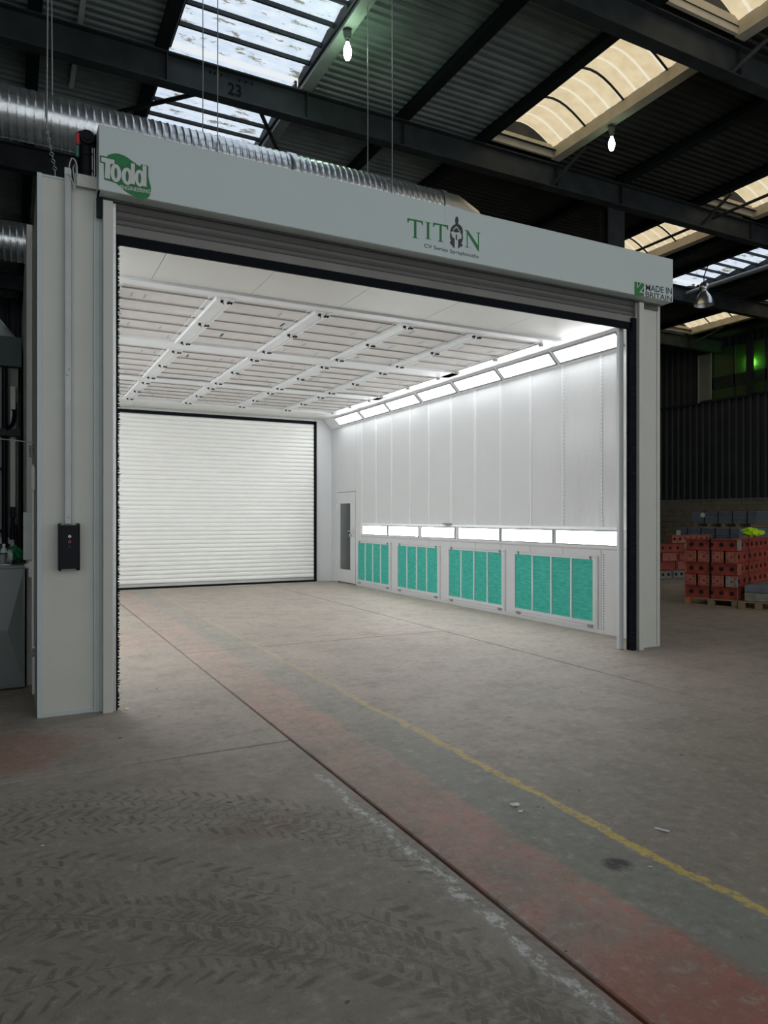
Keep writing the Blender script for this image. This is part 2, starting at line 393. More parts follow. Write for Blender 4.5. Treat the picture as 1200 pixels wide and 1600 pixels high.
# ============================================================ SETTING
XW, XL, YB, YF = 24.0, -9.0, 20.0, -10.0
fl=struct(box('floor',M['earth'],None,XL,XW,YF,YB,-.20,-.035))
def slab(x0,x1,y0,y1):
    g=.009
    MB().cbox(x0+g,x1-g,y0+g,y1-g,-.034,0,c=.006).build('slab',M['floor'],fl)
def cols(x0,x1,ys):
    for a,b in zip(ys[:-1],ys[1:]): slab(x0,x1,a,b)
y1=[YF,-8.27,-4.80,-1.33,5.61,9.08,12.55,16.02,YB]
y2=[YF,-8.3,-4.75,2.14,9.08,12.55,16.02,YB]
cols(XL,-5.83,y1); cols(-5.83,-2.44,y1); cols(-2.44,.95,y1)
cols(.95,4.34,y2); cols(4.34,7.73,[YF,-5.2,6.2,12.0,YB]); cols(7.73,11.12,[YF,-1.3,5.6,12.5,YB]); cols(11.12,14.51,[YF,-1.3,5.6,12.5,YB]); cols(14.51,XW,[YF,-1.3,5.6,12.5,YB])

def corrugated_wall(name,axis,fixed,a,b,z0,z1,pitch,depth,sgn):
    pts=[];t=a;i=0
    prof=((0,0),(.25,0),(.4,1),(.85,1))
    while t<b:
        for u,d in prof:
            if t+u*pitch<=b: pts.append((t+u*pitch,fixed+sgn*d*depth))
        t+=pitch
    m=MB(); vs=[];fs=[]
    for (s,d) in pts:
        for z in (z0,z1): vs.append((d,s,z) if axis=='y' else (s,d,z))
    for k in range(len(pts)-1): fs.append((2*k,2*k+2,2*k+3,2*k+1))
    m.add(vs,fs); 
    return m.build(name,M['clad'])
wr=struct(corrugated_wall('wall_right','y',XW,YF,YB,2.22,9.3,.30,.06,-1))
# block plinth of the right wall: single blocks
bk0=None
M['mortar']=mat('mortar',(.48,.44,.38),.9,0,.2,8)
plinth=struct(box('baseboard_right',M['mortar'],None,XW+.01,XW+.20,YF,YB,-.03,2.2))
me=MB().cbox(0,.19,-.213,.213,0,.203,c=.006)
n=0
for r in range(10):
    yy=4.0+(r%2)*.225
    while yy<19.8:
        if bk0 is None:
            bk0=me.build('block',M['block'],plinth); bk0.location=(XW-.03,yy,.005+r*.22)
        else:
            c=bk0.copy(); COL.objects.link(c); c.parent=plinth; c.location=(XW-.03-random.uniform(0,.006),yy,.005+r*.22)
        yy+=.45; n+=1
        if n>299: break
    if n>299: break
rest=MB()
rr=r; 
for q in range(rr,10):
    y_=yy if q==rr else 4.0+(q%2)*.225
    while y_<19.8: rest.cbox(XW-.03,XW+.16,y_-.22,y_+.22,.005+q*.22,.218+q*.22,c=.006); y_+=.45
for q in range(10):
    y_=YF+.3+(q%2)*.225
    while y_<3.7: rest.cbox(XW-.03,XW+.16,y_-.22,y_+.22,.005+q*.22,.218+q*.22,c=.006); y_+=.45
o=rest.build('blockwork',M['block'],plinth); o['kind']='stuff'
box('flashing',M['kerbg'],plinth,XW-.07,XW+.1,4,YB,2.20,2.225)
wb=struct(corrugated_wall('wall_back','x',YB,XL,XW,0,9.3,.30,.06,-1))
wl=struct(corrugated_wall('wall_left','y',XL,YF,YB,0,9.3,.30,.06,1))

# glazing band high in the right wall (dark green panes, lamp in front of them)
wn=MB(); 
for yy in (10.2,11.0,12.3,13.25): wn.box(XW-.16,XW-.08,yy-.03,yy+.03,6.15,8.1)
wn.box(XW-.42,XW-.30,11.38,11.62,6.15,8.3)
wn.box(XW-.18,XW-.08,10.1,15.9,6.08,6.16); wn.box(XW-.16,XW-.10,10.2,13.3,6.55,7.0)
win=struct(wn.build('window_1',M['steel']))
for a,b in ((10.2,11.0),(11.0,12.3),(12.3,13.25)):
    box('pane',M['gglass'],win,XW-.13,XW-.115,a,b,6.16,8.1)
box('panel',M['unit'],win,XW-.22,XW-.08,13.3,13.85,6.16,8.0)
box('flashing',M['kerbg'],win,XW-.24,XW-.20,13.83,13.89,6.1,8.0)

# ---- roof sheets
ZR=8.5
SKY=[(1.32,3.39,'w'),(7.0,8.5,'c'),(12.75,14.40,'c'),(16.15,17.70,'w'),(20.4,21.9,'c')]
def sheet(x0,x1,y0=YF,y1=YB):
    pitch=.155; vs=[];fs=[];n=int(round((y1-y0)/pitch))
    for i in range(n+1):
        for u,d in ((0,0),(.3,0),(.45,.035),(.85,.035)):
            yy=min(y0+(i+u)*pitch,y1)
            vs+=[(x0,yy,ZR+.02+d),(x1,yy,ZR+.02+d)]
    for k in range(len(vs)//2-1): fs.append((2*k,2*k+1,2*k+3,2*k+2))
    return MB().add(vs,fs)
prev=XL; ceil=None
for (a,b,k) in SKY+[(XW,None,None)]:
    m_=sheet(prev+.03 if prev>XL else prev,a-(.02 if a<XW else 0))
    if ceil is None: ceil=struct(m_.build('ceiling',M['roof']))
    else: m_.build('roof_sheet',M['roof'] if prev<5 else M['roof_shade'],ceil)
    prev=b
# gaps of the rooflight lines that are plain sheet
def fillsheet(a,b,y0,y1):
    y0=YF+math.floor((y0-YF)/.155)*.155; y1=YF+math.ceil((y1-YF)/.155)*.155
    sheet(a-.06,b+.06,y0,y1).build('roof_sheet',M['roof'] if a<5 else M['roof_shade'],ceil)
BEAMS=[-6.85,-2.9,1.05,5.0,8.95,12.9,16.85]
fillsheet(7.0,8.5,5.1,YB); fillsheet(7.0,8.5,YF,-6.9)
for a,b,k in SKY:
    if a!=7.0: fillsheet(a,b,16.9,YB); fillsheet(a,b,YF,-6.9)

for a,b,k in SKY:
    for y in BEAMS:
        if k=='c': fillsheet(a,b,y-.14,y+.12)
# ---- beams
def beam_mb(y,x0,x1,z0=7.9,h=.46,w=.20,t=.022):
    m=MB(); m.box(x0,x1,y-w/2,y+w/2,z0,z0+t); m.box(x0,x1,y-w/2,y+w/2,z0+h-t,z0+h); m.box(x0,x1,y-.008,y+.008,z0+t,z0+h-t); return m
blabels={-6.85:'dark steel roof beam behind the camera, closest to the open end',-2.9:'dark steel roof beam overhead, just out of frame before the booth',
 1.05:'dark steel roof beam nearest the camera, crossing top right corner',5.0:'long dark steel roof beam stencilled with number 23 below the white rooflight',
 8.95:'dark steel roof beam third from the camera, low under the duct at left',12.9:'dark steel roof beam fourth from the camera, low at the far right',16.85:'dark steel roof beam farthest back in the hall'}
for y in BEAMS:
    b_=thing('roof_beam',blabels[y],'beam',(8,y,7.9),'steel beams across the roof')
    beam_mb(y,XL,XW).build('beam_web',M['steel'],b_)
    for x in (1.3,3.5,5.28,8.7,10.4,14.5,18,22): box('stiffener',M['steel'],b_,x-.006,x+.006,y-.09,y+.09,7.92,8.34)
    if y==5.0: beam23=b_
# purlins run along the hall
PX=[(-6.6,'far left'),(-3.6,''),(-.45,''),(1.22,''),(5.28,''),(6.92,''),(10.4,''),(12.66,''),(14.9,''),(16.05,''),(18.2,''),(20.3,''),(22.6,'')]
pnames=['leftmost dark purlin near the hall left wall','second dark purlin from the hall left wall','dark roof purlin with bolt holes above the duct at top left','dark roof purlin along the left edge of the white rooflight',
 'dark roof purlin with sagging edge midway between white and cream rooflights','dark roof purlin along left edge of the nearest cream rooflights','dark roof purlin in the black bay right of the hanging lamp bulb','dark roof purlin left of the second cream rooflight line',
 'dark roof purlin just right of the second cream rooflight line','dark roof purlin left of the pale blue rooflight behind the high bay lamp','dark roof purlin between blue rooflight and farthest cream rooflight','dark roof purlin left of the farthest cream rooflight','dark roof purlin closest to the right wall of the hall']
for (x,_),lb in zip(PX,pnames):
    m=MB(); m.box(x-.09,x+.09,YF,YB,8.36,8.375); m.box(x-.07,x-.055,YF,YB,8.375,8.51); m.box(x-.07,x+.03,YF,YB,8.495,8.51)
    o=m.build('roof_purlin',M['purlin'],None,(x,5,8.36)); tag(o,lb,'purlin','purlins under the roof sheets')
# column
c_=MB(); c_.box(10.2,10.66,5.10,5.13,0,7.9); c_.box(10.2,10.66,5.33,5.36,0,7.9); c_.box(10.42,10.44,5.13,5.33,0,7.9); c_.box(10.1,10.76,5.0,5.46,0,.02)
tag(c_.build('steel_column',M['steel'],None,(10.43,5.2,0)),'dark steel column rising behind the right half of the sign','column')
# restraint braces
def brace(p,q,lb,r=.035):
    o=MB().tube([p,q],r,6).build('roof_brace',M['steel'],None,p); tag(o,lb,'brace','angle braces under the roof')
brace((1.75,5.05,7.92),(.7,7.2,8.4),'dark brace from beam 23 crossing lower left corner of the white rooflight')
brace((2.75,5.05,7.92),(3.9,7.3,8.4),'dark brace from beam 23 crossing lower right corner of the white rooflight')
brace((8.6,5.0,7.95),(8.75,4.2,8.4),'short pale brace at the right end of nearest cream rooflight')
brace((8.55,1.05,7.95),(8.85,.4,8.4),'short pale brace in the top right corner beside cream rooflight')
brace((12.85,4.95,8.0),(12.95,4.3,8.45),'short dark brace at left end of second cream rooflight')
brace((5.3,8.95,7.95),(7.6,9.0,8.45),'long flat dark brace just above the sign, right of the duct elbow')
brace((21.9,12.8,7.95),(22.0,11.2,8.4),'thin pale brace beside farthest cream rooflight',.03)

# ---- rooflights
def rooflight_white(a,b,y0,y1,lb):
    t=thing('rooflight',lb,'skylight',((a+b)/2,(y0+y1)/2,8.4),'rooflights in the hall roof')
    box('kerb',M['kerbg'],t,b,b+.13,y0,y1,8.37,8.5); box('kerb_lip',M['kerbg'],t,b+.13,b+.2,y0,y1,8.40,8.46); box('kerb',M['kerbg'],t,a-.05,a,y0,y1,8.37,8.5)
    box('frame',M['steel'],t,b-.04,b,y0,y1,8.44,8.60); box('frame',M['steel'],t,a,a+.04,y0,y1,8.44,8.60)
    n=max(1,round((y1-y0)/.48)); p_=(y1-y0)/n
    for i in range(n):
        yy=y0+i*p_
        m=MB(); m.add([(a,yy,ZR+.05),(b,yy,ZR+.05),(b,yy+p_*.5,ZR+.10),(a,yy+p_*.5,ZR+.10),(b,yy+p_,ZR+.05),(a,yy+p_,ZR+.05)],[(0,1,2,3),(3,2,4,5)])
        m.build('pane',M['skyw'],t)
        if i:
            box('glazing_bar',M['steel'],t,a,b,yy-.018,yy+.018,ZR-.01,ZR+.05)
def rooflight_cream(a,b,y0,y1,lb):
    t=thing('rooflight',lb,'skylight',((a+b)/2,(y0+y1)/2,8.4),'rooflights in the hall roof')
    for q in ((b,b+.05,y0,y1,8.40,8.62),(a-.04,a,y0,y1,8.38,8.6),(a,b,y1-.05,y1,8.42,8.66),(a,b,y0,y0+.05,8.42,8.66)): box('kerb',M['kerb'],t,*q)
    box('kerb_lip',M['kerb'],t,b+.05,b+.20,y0,y1,8.40,8.43)
    na=10; rise=.30
    arc=[(a+(b-a)*i/na, 8.62+rise*math.sin(PI*i/na)) for i in range(na+1)]
    npn=4; p_=(y1-y0)/npn
    for j in range(npn):
        ya,yb=y0+j*p_,y0+(j+1)*p_; vs=[];fs=[]; ns=12
        for q in range(ns+1):
            yy=ya+(yb-ya)*q/ns
            for (x,z) in arc: vs.append((x,yy,z+.012*math.sin(2*PI*yy/.30)))
        for q in range(ns):
            for i in range(na): fs.append((q*(na+1)+i,q*(na+1)+i+1,(q+1)*(na+1)+i+1,(q+1)*(na+1)+i))
        MB().add(vs,fs,True).build('pane',M['skyc'],t)
        if j:
            MB().tube([(x,ya,z-.02) for x,z in arc],.02,6).build('arch_rib',M['steel'],t)
    MB().prism([(a,8.6)]+arc+[(b,8.6)],'y',y1-.02,y1-.005).build('end_cap',M['steel'],t)
pos=lambda: None
wl_=[(1.10,4.95,'white rooflight with flaking panes, nearest bay above the number 23 beam'),(5.1,8.9,'white rooflight with flaking panes behind the number 23 beam, above the duct'),(-2.85,.95,'white rooflight overhead before the booth'),(9.0,12.85,'white rooflight in line behind, hidden above the booth'),(13.0,16.8,'last white rooflight of the left line'),(-6.8,-3.0,'first white rooflight of the left line behind the camera')]
for y0,y1_,lb in wl_: rooflight_white(1.32,3.39,y0,y1_,lb)
for y0,y1_,lb in [(1.2,4.88,'arched cream rooflight in the middle top, above the hanging bulb'),(-2.8,.92,'arched cream rooflight cut by the top right corner'),(-6.75,-3.0,'arched cream rooflight behind the camera')]: rooflight_cream(7.0,8.5,y0,y1_,lb)
for y0,y1_,lb in [(1.2,4.88,'cream rooflight at right edge crossed by a dark pipe, before the beam'),(5.12,8.85,'cream rooflight crossed by a dark pipe just above right end of the sign'),(-2.8,.92,'second line cream rooflight beyond the right edge of the view'),(9.1,12.8,'second line cream rooflight hidden behind the sign'),(-6.75,-3.0,'second line cream rooflight near the hall entrance')]: rooflight_cream(12.75,14.40,y0,y1_,lb)
for y0,y1_,lb in [(5.12,8.85,'pale blue rooflight with dark glazing bars right of the sign, above high bay lamp'),(9.1,12.85,'pale blue rooflight farther back, its corner left of the high bay lamp'),(1.15,4.9,'pale blue rooflight beyond the right edge of the view'),(-2.8,.95,'pale blue rooflight near the hall entrance at right')]: rooflight_white(16.15,17.70,y0,y1_,lb)
for y0,y1_,lb in [(9.1,12.8,'farthest cream rooflight at the right edge behind the bracket'),(13.0,16.75,'farthest cream rooflight low beside the booth post'),(5.12,8.85,'cream rooflight over the stacked steel, out of view')]: rooflight_cream(20.4,21.9,y0,y1_,lb)
fillsheet(16.15,17.7,12.9,17.0); fillsheet(20.4,21.9,-7,5.1); fillsheet(16.15,17.7,-7,-2.85); fillsheet(12.75,14.4,12.85,17)
# pipe under the second rooflight line
tag(MB().tube([(13.25,2.0,8.22),(13.25,9.2,8.22)],.035,8).build('conduit_pipe',M['steel'],None,(13.25,5,8.2)),'dark straight pipe running under the second cream rooflight','pipe')
tag(MB().tube([(17.15,5.0,8.20),(17.15,12.5,8.20)],.05,8).build('conduit_pipe',M['kerbg'],None,(17.15,8,8.2)),'grey pipe running under the pale blue rooflight','pipe')
for a,b,lb in ((1.2,5.28,'pale batten under the dark roof left of white rooflight, nearer piece'),(5.72,6.72,'short pale batten under the dark roof left of white rooflight, behind the beam')):
    tag(MB().box(.09,.16,a,b,8.44,8.52).build('roof_batten',M['pale'],None,(.12,a,8.44)),lb,'batten')

# "23" stencil and bolt heads on the beam
def text_mesh(txt,bold=0.):
    cu=bpy.data.curves.new('t','FONT'); cu.body=txt; cu.offset=bold; cu.resolution_u=4
    ob=bpy.data.objects.new('t',cu); COL.objects.link(ob)
    dg=bpy.context.evaluated_depsgraph_get(); dg.update()
    me=bpy.data.meshes.new_from_object(ob.evaluated_get(dg)); bpy.data.objects.remove(ob); bpy.data.curves.remove(cu)
    vs=[tuple(v.co) for v in me.vertices]; fs=[tuple(p.vertices) for p in me.polygons]
    bpy.data.meshes.remove(me)
    x0=min(v[0] for v in vs);x1=max(v[0] for v in vs);y0=min(v[1] for v in vs);y1=max(v[1] for v in vs)
    return [((v[0]-x0)/(x1-x0),(v[1]-y0)/(y1-y0)) for v in vs],fs
def text_on(name,txt,m,parent,x0,x1,z0,z1,y,bold=0.):
    vs,fs=text_mesh(txt,bold)
    return MB().add([(x0+(x1-x0)*u,y,z0+(z1-z0)*v) for u,v in vs],fs).build(name,m,parent)
p0=at(355,127,4.985); p1=at(377,151,4.985)
pa=at(356,150,4.985); 
text_on('stencilled_number','23',M['black'],beam23,pa[0],p1[0],8.01,8.20,4.985,.02)
for x in (1.95,2.02,2.12,2.40,2.50,2.60): MB().tube([(x,4.975,8.27),(x,4.995,8.27)],.016,8).build('bolt_head',M['black'],beam23)

# ---- hanging lamps
def bulb(x,y,z,lb,bm='bulb'):
    t=thing('lamp_bulb',lb,'lamp',(x,y,z),'bare green-white lamp bulbs')
    prof=[(.02,.18),(.025,.14),(.045,.10),(.06,.04),(.052,-.03),(.03,-.08),(0.004,-.095)]
    MB().tube([(x,y,z+h) for r,h in prof],[r for r,h in prof],14).build('bulb',M[bm],t)
    m=MB(); m.tube([(x,y,z+.16),(x,y,z+.20)],.030,12); m.tube([(x,y,z+.20),(x,y,z+.22)],.042,12); m.tube([(x,y,z+.22),(x,y,z+.29)],[.045,.062],12); m.tube([(x,y,z+.29),(x,y,z+.31)],.055,12)
    m.build('holder',M['porc'],t)
    m=MB(); m.box(x-.05,x-.035,y-.02,y+.02,z+.30,z+.36); m.box(x+.035,x+.05,y-.02,y+.02,z+.30,z+.36); m.box(x-.05,x+.05,y-.03,y+.03,z+.35,z+.365); m.build('bracket',M['porc'],t)
bulb(3.47,3.30,8.03,'glowing bulb hanging beside the white rooflight, left one')
bulb(8.64,3.45,8.04,'glowing bulb hanging below the cream rooflight, right one','bulb2')
bulb(23.80,11.60,7.28,'glowing lamp behind the dark post at the right wall, lighting panes green','bulb3')
t=thing('high_bay_lamp','metal bell-shaped high bay lamp, unlit, right of the sign','lamp',(15.83,7.28,7.4))
X_,Y_,Z_=15.83,7.28,7.42
pr=[(.04,.38),(.13,.37),(.14,.22),(.10,.20),(.12,.14),(.20,.05),(.27,-.07),(.30,-.20)]
pr2=[(.29,-.20),(.26,-.07),(.19,.04),(.10,.12)]
MB().tube([(X_,Y_,Z_+h) for r,h in pr],[r*.85 for r,h in pr],20,cap=False).build('shade',M['galv'],t)
MB().tube([(X_,Y_,Z_+h) for r,h in pr2],[r*.85 for r,h in pr2],20,cap=False).build('reflector',M['alu'],t)
MB().tube([(X_,Y_,Z_+.38),(X_,Y_,8.0),(16.05,7.3,8.4)],.015,6).build('hanger',M['steel'],t)

# ============================================================ SPRAY BOOTH
booth=thing('spray_booth','white drive-in spray booth standing on the concrete floor','booth',(2.7,0,0))
BX0,BX1,BY1=-.56,6.035,9.80
WI=6.01   # inner face of right wall
SE=[.30,1.007,1.73,2.43,3.15,3.84,4.57,5.31,6.01,6.75,7.44,8.11]
for a,b in zip(SE[:-1],SE[1:]):
    near=a<2.4
    cbox('wall_panel',M['film'] if near else M['white'],booth,WI,WI+.024,a+.003,b-.003,0,3.66,c=.003)
cbox('wall_panel',M['film'],booth,WI,WI+.024,.10,SE[0]-.003,0,3.66,c=.003)
for (a,b,z0,z1) in ((8.11,8.44,0,3.66),(8.44,9.46,2.08,3.66),(9.46,9.80,0,3.66)):
    cbox('wall_panel',M['white'],booth,WI,WI+.024,a+.003,b-.003,z0,z1,c=.003)
for y in SE[1:]:
    m=MB(); m.box(WI-.008,WI,y-.032,y-.022,1.36,3.60); m.box(WI-.008,WI,y+.012,y+.022,1.36,3.60); m.box(WI-.004,WI,y-.03,y+.02,1.36,3.60)
    m.build('seam_cover',M['strip'],booth)
rv=MB()
for y in (SE[1],SE[2]):
    z=1.45
    while z<3.55: rv.box(WI-.012,WI-.007,y-.029,y-.021,z,z+.012); z+=.05
z=.06
while z<1.05: rv.box(WI-.012,WI-.0,.955,.963,z,z+.010); z+=.033
rv.build('rivet_row',M['bar'],booth)['kind']='stuff'
# left wall (mirrored, hardly seen) and rear wall
ys=[.10]+SE+[8.82,9.80]
for a,b in zip(ys[:-1],ys[1:]):
    cbox('wall_panel',M['white'],booth,-.535,-.515,a+.003,b-.003,0,3.66,c=.003)
    cbox('cladding_panel',M['cream'],booth,BX0,-.54,a+.001,b-.001,0,4.065,c=.002)
cbox('rear_panel',M['white'],booth,5.60,WI,9.78,9.84,0,3.8)
cbox('rear_panel',M['white'],booth,-.515,-.02,9.78,9.84,0,3.8)
cbox('rear_header',M['ceil'],booth,-.02,5.60,9.78,9.84,3.745,3.8)
# ceiling plate around the filter grid
GX0,GX1,GY0,GY1=-.30,5.62,1.30,8.80
xs=[-.515,.47,1.46,2.46,3.52,4.56,5.50,WI]
for a,b in zip(xs[:-1],xs[1:]):
    cbox('ceiling_panel',M['ceil'],booth,a+.002,b-.002,.10,GY0-.004,3.80,3.83,c=.003)
    cbox('ceiling_panel',M['ceil'],booth,a+.002,b-.002,GY1+.004,9.80,3.80,3.83,c=.003)
cbox('ceiling_panel',M['white'],booth,GX1+.003,WI,GY0,GY1,3.80,3.83)
cbox('ceiling_panel',M['white'],booth,-.515,GX0-.003,GY0,GY1,3.80,3.83)
box('roof_plate',M['cream'],booth,BX0,BX1,.10,9.84,4.03,4.065)
box('plenum_box',M['cream'],booth,.25,5.7,1.45,8.9,4.07,4.85)
# chamfers with light fittings
for sx,(xa,xb) in ((1,(WI,5.80)),(-1,(-.515,-.305))):
    e=.02*sx
    MB().prism([(xa,3.59),(xb,3.80),(xb+e*.2,3.86),(xa+e,3.86),(xa+e,3.59)],'y',.12,9.78).build('light_housing',M['strip'],booth)
TOPS=[(.57,1.745),(1.80,3.00),(3.055,4.23),(4.31,5.44),(5.53,6.69),(6.745,7.885),(7.98,9.20)]
ordn=['nearest the front','second from the front','third from the front','fourth from the front','fifth from the front','sixth from the front','farthest back']
def toplight(y0,y1,side,lb):
    if side>0: A=Vector((WI,0,3.59)); B=Vector((5.80,0,3.80))
    else: A=Vector((-.515,0,3.59)); B=Vector((-.305,0,3.80))
    d=(B-A); nrm=Vector((-side*.7071,0,-.7071))
    t=thing('light_panel',lb,'light',((A.x+B.x)/2,(y0+y1)/2,3.69),'angled light panels along the ceiling edge')
    def pt(s,y,o): q=A+d*s+nrm*o; return (q.x,y,q.z)
    def slabq(s0,s1,ya,yb,o0,o1):
        vs=[pt(s,y,o) for o in (o0,o1) for (s,y) in ((s0,ya),(s1,ya),(s1,yb),(s0,yb))]
        return vs,[(0,1,2,3),(4,7,6,5),(0,4,5,1),(1,5,6,2),(2,6,7,3),(3,7,4,0)]
    m=MB(); f=.025
    for q in ((.12,.22,y0,y1),(.80,.90,y0,y1),(.22,.80,y0,y0+f),(.22,.80,y1-f,y1)): m.add(*slabq(*q,.001,.012))
    m.build('frame',M['lframe'],t)
    MB().add(*slabq(.22,.80,y0+f,y1-f,.001,.006)).build('diffuser',M['led'],t)
for (a,b),o_ in zip(TOPS,ordn):
    toplight(a,b,1,'angled glowing light panel at the top of the right wall, '+o_)
    toplight(a,b,-1,'angled light panel at the top of the hidden left wall, '+o_)
LOWS=[(.60,1.79),(1.88,3.02),(3.10,4.22),(4.36,5.445),(5.585,6.747),(6.83,7.95)]
ordl=['nearest the front','second from the front','third from the front','fourth from the front','fifth from the front','farthest back']
for side,x in ((1,WI),(-1,-.515)):
    q=side
    m=MB(); 
    m.prism([(x,1.085),(x-.05*q,1.10),(x-.06*q,1.12),(x-.06*q,1.345),(x-.02*q,1.375),(x,1.375)],'y',.45,8.08).build('lower_light_housing',M['strip'],booth)
    for (a,b),o_ in zip(LOWS,ordl):
        t=thing('light_panel',('low horizontal glowing light panel on right wall, ' if q>0 else 'low horizontal light panel on hidden left wall, ')+o_,'light',(x,(a+b)/2,1.24),'low light panels above the filter hatches')
        m=MB(); xo=x-.061*q; xi=x-.070*q
        m.box(xo,xi,a-.03,b+.03,1.32,1.337); m.box(xo,xi,a-.03,b+.03,1.135,1.152); m.box(xo,xi,a-.03,a,1.152,1.32); m.box(xo,xi,b,b+.03,1.152,1.32)
        m.build('frame',M['lframe'],t)
        box('diffuser',M['led'],t,xo,x-.066*q,a,b,1.152,1.32)
# small grey bracket on top of the low light rail
tag(MB().cbox(5.93,5.99,4.5,4.72,1.376,1.40).build('small_bracket',M['bar'],None,(5.96,4.6,1.38)),'small grey bracket lying on top of the low light rail','bracket')

# ---- filter hatches
HT=[(1.053,2.794),(3.014,4.63),(4.902,6.49),(6.757,8.31)]
on4=['nearest the booth front','second from the booth front','third from the booth front','farthest from the booth front']
for (a,b),o_ in zip(HT,on4):
    t=thing('filter_hatch','white framed hatch with teal filter low on right wall, '+o_,'hatch',(WI,(a+b)/2,0),'filter hatches low on the right wall')
    F=.085; z0,z1=.055,1.0
    m=MB()
    m.box(WI-.02,WI,a,b,z1-.05,z1); m.box(WI-.02,WI,a,b,z0,z0+.09); m.box(WI-.02,WI,a,a+F,z0+.09,z1-.05); m.box(WI-.02,WI,b-F*.3,b,z0+.09,z1-.05)
    frm=m.build('frame',M['white'],t)
    box('filter',M['teal'],t,WI-.004,WI-.0005,a+F,b-F*.3,z0+.09,z1-.05)
    ya,yb=a+F,b-F*.3
    for k in (1,2,3):
        yy=ya+(yb-ya)*k/4
        box('bar',M['strip'],t,WI-.022,WI-.004,yy-.012,yy+.012,z0+.09,z1-.05)
    m=MB(); m.box(WI-.0205,WI-.0195,a+.02,b-.02,z0+.035,z0+.039); m.box(WI-.0205,WI-.0195,a+.02,a+.024,z0+.035,z1-.02); m.box(WI-.0205,WI-.0195,a+.02,b-.02,z1-.024,z1-.02); m.build('door_gap',M['bar'],t)
    for yy in (a+.12,b-.12):
        m=MB(); m.cbox(WI-.034,WI-.020,yy-.045,yy+.045,z0+.005,z0+.045,c=.004); m.tube([(WI-.036,yy-.05,z0+.025),(WI-.036,yy+.05,z0+.025)],.007,8); m.build('hinge',M['bar'],frm)
        m=MB(); m.cbox(WI-.034,WI-.020,yy-.012,yy+.012,z1-.05,z1-.005,c=.003); m.tube([(WI-.03,yy,z1-.03),(WI-.05,yy,z1-.015)],.006,6); m.build('latch',M['bar'],frm)
cbox('kick_plate',M['white'],booth,WI-.004,WI,.95,8.32,.0,.05,c=.001)

# ---- access door
t=thing('access_door','white personnel door with tall dark glass, far end of the right wall','door',(WI,8.95,0))
m=MB(); m.box(WI-.006,WI+.02,8.45,8.71,.03,2.07); m.box(WI-.006,WI+.02,9.27,9.45,.03,2.07); m.box(WI-.006,WI+.02,8.71,9.27,.03,.316); m.box(WI-.006,WI+.02,8.71,9.27,1.818,2.07)
leaf=m.build('leaf',M['white'],t)
box('glass',M['glass'],leaf,WI+.004,WI+.012,8.71,9.27,.316,1.818)
m=MB(); m.cbox(WI-.02,WI-.006,8.50,8.55,1.05,1.28); m.tube([(WI-.02,8.525,1.20),(WI-.07,8.525,1.20),(WI-.075,8.66,1.19)],.011,8); m.tube([(WI-.006,8.66,1.10),(WI-.05,8.66,1.10)],.035,12); m.build('handle',M['alu'],leaf)
m=MB()
for z in (.4,1.7): m.box(WI-.015,WI-.004,9.44,9.47,z,z+.1)
m.build('hinge',M['strip'],t)

# ---- ceiling filter grid
grid=thing('ceiling_grid','white steel grid frame holding ceiling filters inside the booth','ceiling grid',(2.7,5,3.8))
SX=[.14,1.26,2.36,3.45,4.44]
ROW=[(1.48,3.63),(4.05,6.22),(6.60,8.56)]
for a,b in ((GY0,1.48),(3.63,4.05),(6.22,6.60),(8.56,GY1)):
    m=MB(); m.cbox(GX0,GX1,a,b,3.785,3.83,c=.006); m.box(GX0,GX1,a,a+.02,3.775,3.786); m.build('cross_member',M['strip'],grid)
cbox('edge_member',M['strip'],grid,5.45,GX1,1.48,8.56,3.785,3.83); cbox('edge_member',M['strip'],grid,GX0,-.16,1.48,8.56,3.785,3.83)
for x in SX:
    for (a,b) in ROW:
        w=.095
        m=MB(); m.cbox(x-w,x+w,a-.02,b+.02,3.775,3.83,c=.004); m.box(x-w-.012,x-w,a,b,3.755,3.80); m.box(x+w*.55,x+w*.6,a,b,3.765,3.776)
        m.build('latch_strip',M['strip'],grid)
def latch_mb(x,y):
    m=MB(); m.cbox(x-.045,x-.02,y-.02,y+.02,3.752,3.776,c=.003); m.tube([(x-.03,y,3.76),(x-.01,y+.02,3.745)],.006,6); return m
L0=latch_mb(0,0); L0.tube([(.035,-.02,3.755),(.035,.02,3.755)],.011,8); L0.box(.02,.07,-.006,.006,3.748,3.760); L0.box(.06,.075,-.018,.018,3.748,3.765)
lat=None
for x in SX:
    for (a,b) in ROW:
        for yy in (a+.07,(a+b)/2,b-.07):
            if lat is None: lat=L0.build('latch',M['blackp'],grid); lat.location=Vector((x,yy,0))-Vector((2.7,5,3.8))+Vector((0,0,0)); lat.data.transform(Matrix.Translation((2.7,5,3.8)))
            else:
                c=lat.copy(); COL.objects.link(c); c.parent=grid; c.location=Vector((x,yy,0))-Vector((2.7,5,3.8))
for (a,b) in ROW:
    for yy in (a+.07,(a+b)/2,b-.07):
        m=MB(); m.cbox(5.45,5.50,yy-.02,yy+.02,3.755,3.786,c=.003); m.build('latch',M['bar'],grid)
colx=[-.16,SX[0]-.107]+[]
bays=[(SX[i]+.096,SX[i+1]-.108) for i in range(4)]+[(SX[4]+.096,5.45),(-.16,SX[0]-.108)]
bn=['leftmost wide one','second from left','third from left','fourth from left','the one by the right wall lights','narrow sliver at far left']
rn=['front row','middle row','rear row']
